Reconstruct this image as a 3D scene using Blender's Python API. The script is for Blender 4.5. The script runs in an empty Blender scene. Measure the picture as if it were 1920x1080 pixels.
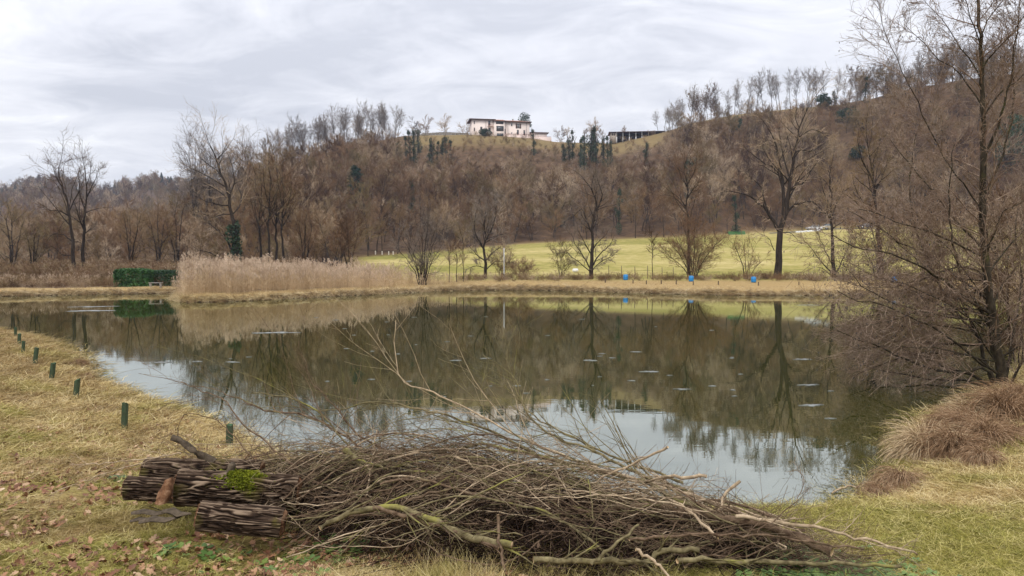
import bpy, math, random
import numpy as np

# ------------------------------------------------------------------ camera, sky, sun, exposure
S = bpy.context.scene
C = S.collection
HOR, F, EYE = 501.0, 1400.0, 2.2
PITCH = math.atan((540 - HOR) / F)
cd = bpy.data.cameras.new('camera'); cam = bpy.data.objects.new('camera', cd); C.objects.link(cam)
cam.location = (0, 0, EYE); cam.rotation_euler = (math.pi / 2 - PITCH, 0, 0)
cd.sensor_width = 36; cd.lens = F / 1920 * 36; cd.clip_start = 0.05; cd.clip_end = 9000
S.camera = cam
S.view_settings.view_transform = 'Standard'; S.view_settings.look = 'None'
S.view_settings.gamma = 1; S.view_settings.use_curve_mapping = False
S.view_settings.exposure = 0.30
SUN_EL, SUN_AZ = math.radians(52), math.radians(200)       # azimuth clockwise from +Y: behind the camera
S.cycles.max_bounces = 5; S.cycles.diffuse_bounces = 3; S.cycles.glossy_bounces = 3
S.cycles.transparent_max_bounces = 8; S.cycles.volume_bounces = 0
S.cycles.use_denoising = True
S.cycles.denoiser = 'OPENIMAGEDENOISE'; S.cycles.denoising_input_passes = 'RGB_ALBEDO_NORMAL'; S.cycles.denoising_prefilter = 'ACCURATE'
S.cycles.caustics_reflective = False; S.cycles.caustics_refractive = False

class NT:
    """tiny helper round a node tree"""
    def __init__(s, nt): s.nt = nt; nt.nodes.clear()
    def n(s, t, ins=None, **kw):
        nd = s.nt.nodes.new(t)
        for k, v in kw.items(): setattr(nd, k, v)
        for k, v in (ins or {}).items():
            sk = nd.inputs[k]
            if isinstance(v, bpy.types.NodeSocket): s.nt.links.new(v, sk)
            else: sk.default_value = v
        return nd
    def link(s, a, b): s.nt.links.new(a, b)
    def noise(s, vec, scale, detail=4, rough=.6, dist=0):
        return s.n('ShaderNodeTexNoise', {'Vector': vec, 'Scale': scale, 'Detail': detail, 'Roughness': rough, 'Distortion': dist}).outputs['Fac']
    def ramp(s, fac, stops):
        r = s.n('ShaderNodeValToRGB', {'Fac': fac}); e = r.color_ramp.elements
        while len(e) < len(stops): e.new(.5)
        for el, (p, c) in zip(e, stops):
            el.position = p; el.color = (c, c, c, 1) if isinstance(c, (int, float)) else (*c, 1)
        return r.outputs['Color']
    def mix(s, f, a, b, mode='MIX'):
        m = s.n('ShaderNodeMix', data_type='RGBA', blend_type=mode)
        for i, v in ((0, f), (6, a), (7, b)):
            if isinstance(v, bpy.types.NodeSocket): s.link(v, m.inputs[i])
            else: m.inputs[i].default_value = v if i == 0 else (*v, 1)
        return m.outputs[2]
    def math(s, op, a, b=0.0, c=0.0, clamp=False):
        m = s.n('ShaderNodeMath', operation=op, use_clamp=clamp)
        for i, v in ((0, a), (1, b), (2, c)):
            if isinstance(v, bpy.types.NodeSocket): s.link(v, m.inputs[i])
            else: m.inputs[i].default_value = v
        return m.outputs[0]
    def mapping(s, vec, scale=(1, 1, 1), loc=(0, 0, 0), rot=(0, 0, 0)):
        return s.n('ShaderNodeMapping', {'Vector': vec, 'Scale': scale, 'Location': loc, 'Rotation': rot}).outputs[0]

W = bpy.data.worlds.new('World'); S.world = W; W.use_nodes = True
t = NT(W.node_tree)
sky = t.n('ShaderNodeTexSky', sky_type='NISHITA'); sky.sun_disc = False
sky.sun_elevation = SUN_EL; sky.sun_rotation = SUN_AZ; sky.air_density = 1.2; sky.dust_density = 2
co = t.n('ShaderNodeTexCoord').outputs['Generated']
sep = t.n('ShaderNodeSeparateXYZ', {0: co})
zz = t.math('ADD', t.math('MAXIMUM', sep.outputs[2], 0.0), 0.16)
pl = t.n('ShaderNodeCombineXYZ', {0: t.math('DIVIDE', sep.outputs[0], zz), 1: t.math('DIVIDE', sep.outputs[1], zz), 2: 0.0}).outputs[0]
n1 = t.noise(t.mapping(pl, (.55, .9, 1), (3.1, 1.7, 0), (0, 0, .25)), 1.0, 6, .56, .5)
n2 = t.noise(t.mapping(pl, (2.2, 2.8, 1), (8, 2, 0), (0, 0, .2)), 1.0, 6, .62, .9)
dn = t.math('ADD', t.math('MULTIPLY', n1, .62), t.math('MULTIPLY', n2, .38))
cl = t.ramp(dn, [(.37, (4.9, 5.05, 5.6)), (.45, (6.1, 6.2, 6.7)), (.53, (7.2, 7.25, 7.65)), (.62, (9.0, 9.0, 9.2))])
# an overcast sky grows brighter towards the zenith
gr = t.math('MULTIPLY_ADD', t.math('POWER', t.math('MAXIMUM', sep.outputs[2], 0.0), 1.0), 1.15, .93)
cl = t.n('ShaderNodeVectorMath', {0: cl, 'Scale': gr}, operation='SCALE').outputs[0]
colr = t.mix(.94, sky.outputs[0], cl)
bg = t.n('ShaderNodeBackground', {'Color': colr, 'Strength': .1})
t.link(bg.outputs[0], t.n('ShaderNodeOutputWorld').inputs[0])

sd_ = bpy.data.lights.new('sun', 'SUN'); sd_.energy = 1.5; sd_.angle = math.radians(22); sd_.color = (1, .965, .91)
sun = bpy.data.objects.new('sun', sd_); C.objects.link(sun)
sun.rotation_euler = (math.pi / 2 - SUN_EL, 0, math.pi - SUN_AZ)
sun.location = (0, -20, 60)

# ------------------------------------------------------------------ helpers
rng = np.random.default_rng(7)
def ray(px, py):
    u, v = (px - 960) / F, (540 - py) / F
    return np.array([u, math.cos(PITCH) + v * math.sin(PITCH), -math.sin(PITCH) + v * math.cos(PITCH)])
def at(px, py, Y):
    r = ray(px, py); return np.array([0, 0, EYE]) + r * (Y / r[1])
def gp(px, py, z=0.0):
    r = ray(px, py); return np.array([0, 0, EYE]) + r * ((z - EYE) / r[2])

def tag(o, label=None, cat=None, group=None, kind=None):
    if label: o['label'] = label
    if cat: o['category'] = cat
    if group: o['group'] = group
    if kind: o['kind'] = kind
    return o
def empty(name, loc=(0, 0, 0), rz=0.0, scale=1.0, parent=None):
    o = bpy.data.objects.new(name, None); C.objects.link(o); o.location = loc; o.rotation_euler = (0, 0, rz)
    o.scale = (scale,) * 3; o.empty_display_size = .2; o.parent = parent; return o

class Geo:
    def __init__(s): s.v = []; s.f = {3: [], 4: []}; s.m = {3: [], 4: []}; s.n = 0
    def add(s, v, f, mi=0):
        v = np.asarray(v, float).reshape(-1, 3); f = np.asarray(f, np.int64)
        if len(v) == 0 or len(f) == 0: return s
        k = f.shape[1]; s.f[k].append(f + s.n); s.m[k].append(np.full(len(f), mi)); s.v.append(v); s.n += len(v); return s
    def tube(s, P, R, sides=5, mi=0, cap=False, frame=None):
        P = np.asarray(P, float); R = np.asarray(R, float)
        if P.ndim == 2: P = P[None]; R = R[None]
        if len(P) == 0: return s
        N, K = P.shape[:2]
        T = np.gradient(P, axis=1); T /= np.linalg.norm(T, axis=2, keepdims=True) + 1e-9
        ref = frame if frame is not None else rng.normal(size=(N, 1, 3))
        ref = np.broadcast_to(ref, T.shape)
        A = np.cross(T, ref); A /= np.linalg.norm(A, axis=2, keepdims=True) + 1e-9
        if sides == 2:
            V = np.stack([P - A * R[..., None], P + A * R[..., None]], 2)
            i = np.arange(N)[:, None] * K * 2 + np.arange(K - 1)[None] * 2
            Fc = np.stack([i, i + 1, i + 3, i + 2], -1).reshape(-1, 4)
            return s.add(V, Fc, mi)
        B = np.cross(T, A)
        a = np.arange(sides) * 2 * math.pi / sides
        V = P[:, :, None] + R[:, :, None, None] * (np.cos(a)[None, None, :, None] * A[:, :, None] + np.sin(a)[None, None, :, None] * B[:, :, None])
        base = (np.arange(N)[:, None, None] * K + np.arange(K - 1)[None, :, None]) * sides
        j = np.arange(sides)[None, None]; j2 = (j + 1) % sides
        Fc = np.stack([base + j, base + j2, base + sides + j2, base + sides + j], -1).reshape(-1, 4)
        n0 = s.n; s.add(V, Fc, mi)
        if cap:
            for e in (0, K - 1):
                ctr = P[:, e]; idx = n0 + (np.arange(N) * K + e) * sides
                s.v.append(ctr); ci = s.n + np.arange(N); s.n += N
                tri = np.stack([np.broadcast_to(ci[:, None], (N, sides)), idx[:, None] + np.arange(sides)[None], idx[:, None] + (np.arange(sides)[None] + 1) % sides], -1).reshape(-1, 3)
                s.f[3].append(tri); s.m[3].append(np.full(len(tri), cap if cap is not True else mi))
        return s
    def tri_twigs(s, P0, P1, w, mi=0):
        D = P1 - P0; A = np.cross(D, rng.normal(size=D.shape)); A /= np.linalg.norm(A, axis=1, keepdims=True) + 1e-9
        V = np.stack([P0 - A * w[:, None], P0 + A * w[:, None], P1], 1)
        return s.add(V, np.arange(len(P0) * 3).reshape(-1, 3), mi)
    def cards(s, ctr, size, mi=0, up=0.0, aspect=.6):
        """small pointed leaves: two triangles folded a little"""
        N = len(ctr); a = rng.normal(size=(N, 3)); a[:, 2] += up; a /= np.linalg.norm(a, axis=1, keepdims=True)
        b = np.cross(a, rng.normal(size=(N, 3))); b /= np.linalg.norm(b, axis=1, keepdims=True) + 1e-9
        n = np.cross(a, b); sz = np.broadcast_to(size, (N,))[:, None]
        V = np.stack([ctr - a * sz * .5, ctr + b * sz * aspect * .5 + n * sz * .12, ctr + a * sz * .5, ctr - b * sz * aspect * .5 + n * sz * .12], 1)
        i = np.arange(N)[:, None] * 4
        return s.add(V, np.concatenate([i + [0, 1, 2], i + [0, 2, 3]]), mi)
    def box(s, lo, hi, mi=0):
        x0, y0, z0 = lo; x1, y1, z1 = hi
        v = [(x, y, z) for z in (z0, z1) for y in (y0, y1) for x in (x0, x1)]
        return s.add(v, [(0, 2, 3, 1), (4, 5, 7, 6), (0, 1, 5, 4), (2, 6, 7, 3), (0, 4, 6, 2), (1, 3, 7, 5)], mi)
    def mesh(s, name, mats, smooth=False):
        me = bpy.data.meshes.new(name); V = np.concatenate(s.v) if s.v else np.zeros((0, 3))
        f3 = np.concatenate(s.f[3]) if s.f[3] else np.zeros((0, 3), int); f4 = np.concatenate(s.f[4]) if s.f[4] else np.zeros((0, 4), int)
        me.vertices.add(len(V)); me.vertices.foreach_set('co', V.astype(np.float32).ravel())
        loops = np.concatenate([f3.ravel(), f4.ravel()]); me.loops.add(len(loops)); me.loops.foreach_set('vertex_index', loops.astype(np.int32))
        st = np.concatenate([np.arange(len(f3)) * 3, len(f3) * 3 + np.arange(len(f4)) * 4])
        me.polygons.add(len(st)); me.polygons.foreach_set('loop_start', st.astype(np.int32))
        for m in (mats if isinstance(mats, (list, tuple)) else [mats]): me.materials.append(m)
        mi = np.concatenate(s.m[3] + s.m[4]) if (s.m[3] or s.m[4]) else np.zeros(0)
        me.update(calc_edges=True); me.polygons.foreach_set('material_index', mi.astype(np.int32))
        if smooth: me.polygons.foreach_set('use_smooth', np.ones(len(st), bool))
        me.update(); return me
    def build(s, name, mats, parent=None, smooth=False, loc=None, link=True):
        o = bpy.data.objects.new(name, s.mesh(name, mats, smooth))
        if link: C.objects.link(o)
        if parent: o.parent = parent
        if loc is not None: o.location = loc
        return o
def inst(name, me, parent=None, loc=(0, 0, 0), rot=(0, 0, 0), scale=(1, 1, 1)):
    o = bpy.data.objects.new(name, me); C.objects.link(o); o.parent = parent; o.location = loc; o.rotation_euler = rot
    o.scale = (scale,) * 3 if isinstance(scale, (int, float)) else scale; return o

def vnoise(x, y, seed=0):
    """value noise on numpy arrays"""
    xi, yi = np.floor(x), np.floor(y); fx, fy = x - xi, y - yi
    fx = fx * fx * (3 - 2 * fx); fy = fy * fy * (3 - 2 * fy)
    def h(a, b):
        v = np.sin(a * 127.1 + b * 311.7 + seed * 74.7) * 43758.5453; return v - np.floor(v)
    return (h(xi, yi) * (1 - fx) + h(xi + 1, yi) * fx) * (1 - fy) + (h(xi, yi + 1) * (1 - fx) + h(xi + 1, yi + 1) * fx) * fy
def fbm(x, y, o=4, seed=0):
    s, a = 0, .5
    for i in range(o): s = s + a * vnoise(x * 2 ** i, y * 2 ** i, seed + i); a *= .5
    return s

# ------------------------------------------------------------------ branching
def subpath(P, R, n, t0, t1, ang, ratio, K, wob, up, rr, shape=.6, jit=.35, bias=None, tip=.25, lmin=0.0):
    """n children on each parent path; returns child paths and radii"""
    N, Kp = P.shape[:2]; n_ = int(n)
    tt = (np.arange(n_)[None] + rng.random((N, n_))) / n_ * (t1 - t0) + t0
    g = tt * (Kp - 1); i = np.minimum(g.astype(int), Kp - 2); f = (g - i)[..., None]; r = np.arange(N)[:, None]
    p0 = P[r, i] * (1 - f) + P[r, i + 1] * f
    T = P[r, i + 1] - P[r, i]; T /= np.linalg.norm(T, axis=2, keepdims=True) + 1e-9
    rad = (R[r, i] * (1 - f[..., 0]) + R[r, i + 1] * f[..., 0])
    L = np.linalg.norm(np.diff(P, axis=1), axis=2).sum(1)[:, None]
    ln = np.maximum(L * ratio * (1 - shape * tt) * (1 + jit * rng.normal(size=tt.shape)).clip(.35, 1.8), lmin)
    q = rng.normal(size=T.shape)
    if bias is not None: q = q + np.asarray(bias)
    q -= (q * T).sum(2, keepdims=True) * T; q /= np.linalg.norm(q, axis=2, keepdims=True) + 1e-9
    an = (ang * (1 + .25 * rng.normal(size=tt.shape)))[..., None]
    d = T * np.cos(an) + q * np.sin(an)
    p0 = p0.reshape(-1, 3); d = d.reshape(-1, 3); ln = ln.reshape(-1); rad = rad.reshape(-1)
    return walk(p0, d, ln, rad * rr, K, wob, up, tip)
def walk(p0, d, ln, r0, K, wob, up, tip=.25):
    M = len(p0); out = np.zeros((M, K, 3)); out[:, 0] = p0; cur = d / (np.linalg.norm(d, axis=1, keepdims=True) + 1e-9)
    for k in range(1, K):
        cur = cur + rng.normal(size=(M, 3)) * wob + np.array([0, 0, up]); cur /= np.linalg.norm(cur, axis=1, keepdims=True)
        out[:, k] = out[:, k - 1] + cur * (ln / (K - 1))[:, None]
    rad = np.asarray(r0)[:, None] * np.linspace(1, tip, K)[None]
    return out, rad
def resample(pts, K):
    pts = np.asarray(pts, float); d = np.r_[0, np.cumsum(np.linalg.norm(np.diff(pts, axis=0), axis=1))]
    # Catmull-Rom through the points, sampled at even spacing
    m = len(pts); ts = np.linspace(0, d[-1], K); out = []
    for x in ts:
        i = min(max(np.searchsorted(d, x, 'right') - 1, 0), m - 2); u = (x - d[i]) / max(d[i + 1] - d[i], 1e-9)
        a, b, c, e = pts[max(i - 1, 0)], pts[i], pts[i + 1], pts[min(i + 2, m - 1)]
        out.append(.5 * ((2 * b) + (c - a) * u + (2 * a - 5 * b + 4 * c - e) * u * u + (3 * b - a - 3 * c + e) * u ** 3))
    return np.array(out)
def endr(P, R):  # children that end their parents thin enough
    return P, np.maximum(R, 1e-4)

# ------------------------------------------------------------------ materials
def newmat(name):
    m = bpy.data.materials.new(name); m.use_nodes = True; return m, NT(m.node_tree)
def surf(t, col, rough=.85, spec=.2, bump=None, bstr=.3, bdist=.02, extra=None):
    p = t.n('ShaderNodeBsdfPrincipled', {'Roughness': rough, 'Specular IOR Level': spec})
    if isinstance(col, bpy.types.NodeSocket): t.link(col, p.inputs['Base Color'])
    else: p.inputs['Base Color'].default_value = (*col, 1)
    if bump is not None:
        b = t.n('ShaderNodeBump', {'Height': bump, 'Strength': bstr, 'Distance': bdist}); t.link(b.outputs[0], p.inputs['Normal'])
    for k, v in (extra or {}).items():
        if isinstance(v, bpy.types.NodeSocket): t.link(v, p.inputs[k])
        else: p.inputs[k].default_value = v
    t.link(p.outputs[0], t.n('ShaderNodeOutputMaterial').inputs[0]); return p
def pos(t): return t.n('ShaderNodeNewGeometry').outputs['Position']
def obc(t): return t.n('ShaderNodeTexCoord').outputs['Object']
def rnd(t): return t.n('ShaderNodeObjectInfo').outputs['Random']

def veg(name, stops, nscale=.5, rw=.5, rough=.9, spec=.12, world=True, detail=3):
    """plant material: colour ramp driven by each plant's random number and by noise"""
    m, t = newmat(name)
    n = t.noise(pos(t) if world else obc(t), nscale, detail)
    n = t.math('MULTIPLY_ADD', t.math('SUBTRACT', n, .5), 1.9, .5)
    f = t.math('ADD', t.math('MULTIPLY', rnd(t), rw), t.math('MULTIPLY', n, 1 - rw), clamp=True)
    surf(t, t.ramp(f, stops), rough, spec); return m
def plain(name, col, rough=.7, spec=.3, var=.12, scale=8.0):
    m, t = newmat(name); n = t.noise(obc(t), scale, 5)
    c = t.mix(n, tuple(x * (1 - var * 1.6) for x in col), tuple(min(x * (1 + var * 1.6), 1) for x in col))
    surf(t, c, rough, spec, n, .15, .01); return m
def barkmat(name, a, b, moss=None, scale=9.0, stretch=.25, mossmin=.58, bs=.6, bd=.02):
    m, t = newmat(name); o = obc(t)
    n = t.noise(t.mapping(o, (1, 1, stretch)), scale, 6, .65); n2 = t.noise(o, scale * .22, 4)
    c = t.mix(t.ramp(n, [(.35, 0.0), (.65, 1.0)]), a, b)
    c = t.mix(t.math('MULTIPLY', n2, .5), c, tuple(x * .55 for x in a))
    if moss:
        nz = t.n('ShaderNodeSeparateXYZ', {0: t.n('ShaderNodeNewGeometry').outputs['Normal']}).outputs[2]
        f = t.math('MULTIPLY', t.ramp(n2, [(mossmin, 0.0), (mossmin + .1, 1.0)]), t.math('MULTIPLY_ADD', nz, .7, .5, clamp=True))
        c = t.mix(f, c, moss)
    surf(t, c, .92, .12, n, bs, bd); return m

M_TRUNK = barkmat('bark_dark', (.018, .013, .010), (.07, .052, .038), scale=6)
M_FTRUNK = barkmat('bark_far', (.030, .022, .016), (.10, .078, .058), scale=2)
M_TWIG = veg('twig_brown', [(0, (.045, .025, .013)), (.22, (.125, .070, .036)), (.45, (.25, .15, .082)), (.62, (.17, .125, .055)), (.8, (.36, .26, .165)), (1, (.54, .43, .31))], .03, .85)
M_TWIG_G = veg('twig_grey', [(0, (.10, .08, .065)), (.5, (.19, .15, .12)), (1, (.30, .25, .20))], .05, .5)
M_ALDER = barkmat('bark_alder', (.022, .017, .011), (.085, .068, .045), moss=(.07, .07, .022), scale=14, stretch=.5)
M_ALDERTWIG = veg('twig_alder', [(0, (.055, .034, .022)), (.45, (.20, .135, .095)), (1, (.46, .36, .27))], 9, .1)
M_IVY = veg('ivy_leaves', [(0, (.012, .026, .014)), (.5, (.028, .055, .024)), (1, (.055, .085, .03))], .9, .3, .6, .3)
M_PINE = veg('needles', [(0, (.012, .028, .018)), (.5, (.022, .048, .028)), (1, (.045, .075, .035))], .8, .3, .7, .2)
M_HEDGE = veg('laurel_leaves', [(0, (.016, .05, .012)), (.5, (.04, .12, .026)), (1, (.10, .22, .045))], 1.6, .3, .45, .4)
M_HEDGE2 = veg('dark_hedge_leaves', [(0, (.018, .045, .018)), (.5, (.03, .075, .03)), (1, (.06, .11, .04))], 1.6, .3, .5, .4)
M_REED = veg('reed_straw', [(0, (.28, .19, .10)), (.5, (.56, .41, .25)), (1, (.82, .66, .45))], .6, .6)
M_PLUME = veg('reed_plume', [(0, (.34, .24, .16)), (1, (.80, .64, .48))], .8, .6)
M_SEDGE = veg('sedge', [(0, (.06, .032, .016)), (.45, (.25, .15, .082)), (1, (.56, .41, .26))], 16.0, .15)
M_SEDGE_T = veg('sedge_pale', [(0, (.16, .10, .05)), (.4, (.42, .30, .17)), (1, (.74, .60, .40))], 16.0, .1)

def grass_colour(t):
    """straw with mossy green patches, from world position: shared by the ground sheet and the blades"""
    p = pos(t)
    a = t.noise(p, .55, 5, .6, .4); b = t.noise(p, 3.2, 5, .65); c = t.noise(p, 14, 4, .7)
    f = t.math('ADD', t.math('ADD', t.math('MULTIPLY', a, .55), t.math('MULTIPLY', b, .27)), t.math('MULTIPLY', c, .18))
    x = t.n('ShaderNodeSeparateXYZ', {0: p}).outputs
    # greener on the trodden near bank, paler and dry on the slopes beyond
    near = t.math('MULTIPLY_ADD', x[1], -.022, .165, clamp=True)
    near = t.math('SUBTRACT', near, t.math('MINIMUM', t.math('MULTIPLY_ADD', x[1], .012, -.34, clamp=True), .14))
    rt = t.math('MULTIPLY', t.math('MULTIPLY_ADD', x[0], .09, -.04, clamp=True), t.math('MULTIPLY_ADD', x[1], -.4, 4.2, clamp=True))
    rt = t.math('MINIMUM', rt, .045)
    d = t.noise(t.mapping(p, (1, 1, 1), (31, 7, 3)), 1.1, 5, .7, .6); soil = t.ramp(t.math('ADD', d, t.math('MULTIPLY_ADD', x[0], -.012, 0.0)), [(.53, 0.0), (.64, .48)])
    soil = t.math('MULTIPLY', soil, t.math('MULTIPLY_ADD', x[1], -.1, 3.2, clamp=True))
    return t.math('ADD', t.math('ADD', f, near), rt), soil, c
m, t = newmat('blade_mix'); M_BLADE = m
f, b, c = grass_colour(t)
straw = t.ramp(t.math('ADD', t.math('MULTIPLY', rnd(t), .65), t.math('MULTIPLY', c, .35)),
               [(.05, (.13, .075, .03)), (.28, (.35, .25, .10)), (.58, (.58, .445, .205)), (.92, (.80, .68, .42))])
green = t.ramp(rnd(t), [(0, (.11, .13, .018)), (.55, (.31, .285, .055)), (1, (.55, .47, .19))])
col = t.mix(t.ramp(f, [(.485, 0.0), (.60, .85)]), straw, green)
col = t.mix(b, col, (.15, .075, .035))
far_ = t.math('MULTIPLY', t.math('MULTIPLY_ADD', t.n('ShaderNodeSeparateXYZ', {0: pos(t)}).outputs[1], .05, -1.8, clamp=True), .6)
col = t.mix(far_, col, t.ramp(rnd(t), [(0, (.26, .17, .10)), (.5, (.52, .39, .24)), (1, (.74, .61, .42))]))
surf(t, col, .85, .15)
M_STRAWLEAF = veg('leaf_litter', [(0, (.09, .035, .018)), (.4, (.20, .085, .04)), (.7, (.34, .18, .09)), (.9, (.48, .33, .20)), (1, (.74, .64, .50))], 4, .8, .6, .35)
M_GREENLEAF = veg('herb_leaf', [(0, (.03, .065, .012)), (.5, (.075, .135, .025)), (1, (.22, .29, .06))], 5, .5, .5, .4)
M_BRUSHTWIG = veg('brush_twig', [(0, (.028, .016, .010)), (.45, (.085, .05, .032)), (1, (.27, .19, .125))], 2.5, .6)
M_BRUSHSHADE = veg('brush_shade', [(0, (.010, .006, .004)), (.6, (.035, .02, .014)), (1, (.10, .06, .04))], 2.5, .4)  # inner twigs near black: shade of the pile's gaps put into the colour
def brushbark(name, a, b, mossc, mm):
    return barkmat(name, a, b, moss=mossc, scale=22, stretch=1, mossmin=mm, bs=.4, bd=.004)
BRUSH_MATS = [brushbark('branch_olive', (.09, .07, .035), (.30, .25, .13), (.24, .22, .06), .55),
              brushbark('branch_brown', (.075, .045, .027), (.28, .195, .125), (.20, .18, .07), .64),
              brushbark('branch_tan', (.28, .20, .12), (.64, .50, .34), (.30, .27, .12), .66)]
M_CUT = plain('cut_wood', (.52, .36, .20), .8, .2, .2, 30)
M_CUTOLD = plain('cut_wood_old', (.20, .11, .065), .85, .15, .35, 22)

# ------------------------------------------------------------------ terrain
def pxl(tbl):
    a = np.array(tbl, float); return a[:, 0], a[:, 1], a[:, 2]
RIDGE = pxl([(-900, 470, 250), (0, 456, 260), (200, 445, 262), (300, 425, 265), (340, 405, 270), (420, 362, 288), (480, 334, 300), (550, 305, 315), (650, 275, 330), (760, 256, 338),
             (880, 254, 342), (1000, 262, 344), (1040, 268, 345), (1150, 270, 345), (1240, 250, 335), (1300, 230, 325), (1400, 213, 315), (1500, 204, 305), (1560, 199, 300),
             (1620, 188, 290), (1700, 168, 280), (1800, 150, 270), (1920, 138, 262), (2200, 115, 250), (2900, 100, 240)])
BASE = pxl([(-900, 508, 95), (0, 503, 110), (340, 500, 120), (500, 495, 140), (600, 490, 150), (700, 481, 165), (830, 471, 178), (960, 459, 190), (1100, 451, 195),
            (1300, 444, 200), (1400, 438, 208), (1500, 433, 215), (1560, 428, 218), (1700, 426, 215), (1920, 426, 205), (2900, 430, 180)])
FAR = pxl([(-900, 370, 800), (0, 376, 800), (60, 362, 800), (110, 354, 800), (150, 364, 800), (195, 384, 780), (240, 366, 760), (300, 360, 760), (345, 368, 780), (600, 380, 800), (2900, 380, 800)])
def pond_polygon():
    A = [gp(*q)[:2] for q in [(100, 632), (142, 655), (168, 672), (190, 690), (172, 703), (192, 716), (240, 733), (300, 751), (335, 764), (385, 772), (440, 792), (500, 828),
         (620, 868), (760, 897), (1000, 918), (1200, 930), (1400, 938), (1500, 938), (1560, 926), (1612, 906), (1645, 872), (1668, 825), (1690, 782), (1745, 762), (1850, 738),
         (1893, 722), (1902, 698), (1908, 660), (1930, 620), (1950, 590), (1975, 566), (1960, 556), (1850, 554), (1700, 553.5), (1600, 553.5), (1500, 554), (1400, 554), (1300, 552.5), (1200, 549.5),
         (1100, 546.5), (1000, 543.8), (900, 544), (800, 547), (700, 552.5), (600, 557), (500, 562.5), (400, 567.5), (345, 569), (325, 567), (322, 561), (336, 556), (380, 553), (450, 551),
         (455, 549.3), (330, 549.8), (200, 552), (100, 554), (0, 556), (-150, 558)]]
    return np.array([(-17.2, 25.6), (-14.6, 23.8)][::-1][:0] + A + [np.array((-60., 50.)), np.array((-60., 30.)), np.array((-28., 27.5)), np.array((-18., 26.2))])
POND = pond_polygon()
# round the corners a little and add wiggle
def densify(P, step=.6):
    out = []
    for a, b in zip(P, np.roll(P, -1, 0)):
        L = np.linalg.norm(b - a); n = max(1, int(L / (step * (1 + .02 * np.linalg.norm(a)))))
        for k in range(n): out.append(a + (b - a) * k / n)
    out = np.array(out)
    for _ in range(3): out = (np.roll(out, 1, 0) + 2 * out + np.roll(out, -1, 0)) / 4
    d = np.linalg.norm(out, axis=1)
    w = (fbm(out[:, 0] * 1.3, out[:, 1] * 1.3, 4, 3) - .47) * np.clip(.25 + d * .012, .2, 1.0)
    nrm = np.roll(out, -1, 0) - np.roll(out, 1, 0); nrm = np.stack([nrm[:, 1], -nrm[:, 0]], 1) / (np.linalg.norm(nrm, axis=1, keepdims=True) + 1e-9)
    return out + nrm * w[:, None]
POND = densify(POND)
def pond_sd(x, y):
    """distance to the shore, negative in the water"""
    sh = np.shape(x); x = np.ravel(x); y = np.ravel(y); out = np.full(len(x), 99.0)
    near = (np.hypot(x, y) < 110); X, Y = x[near], y[near]
    d = np.full(len(X), 1e9); ins = np.zeros(len(X), bool)
    a = POND; b = np.roll(POND, -1, 0)
    for (ax, ay), (bx, by) in zip(a, b):
        ex, ey = bx - ax, by - ay; L2 = ex * ex + ey * ey + 1e-12
        tt = np.clip(((X - ax) * ex + (Y - ay) * ey) / L2, 0, 1)
        d = np.minimum(d, (X - ax - tt * ex) ** 2 + (Y - ay - tt * ey) ** 2)
        if ay != by:
            c = ((ay > Y) != (by > Y)) & (X < (bx - ax) * (Y - ay) / (by - ay) + ax); ins ^= c
    out[near] = np.where(ins, -1, 1) * np.sqrt(d)
    return out.reshape(sh)
def sm(a, b, x):
    u = np.clip((x - a) / (b - a), 0, 1); return u * u * (3 - 2 * u)
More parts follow.
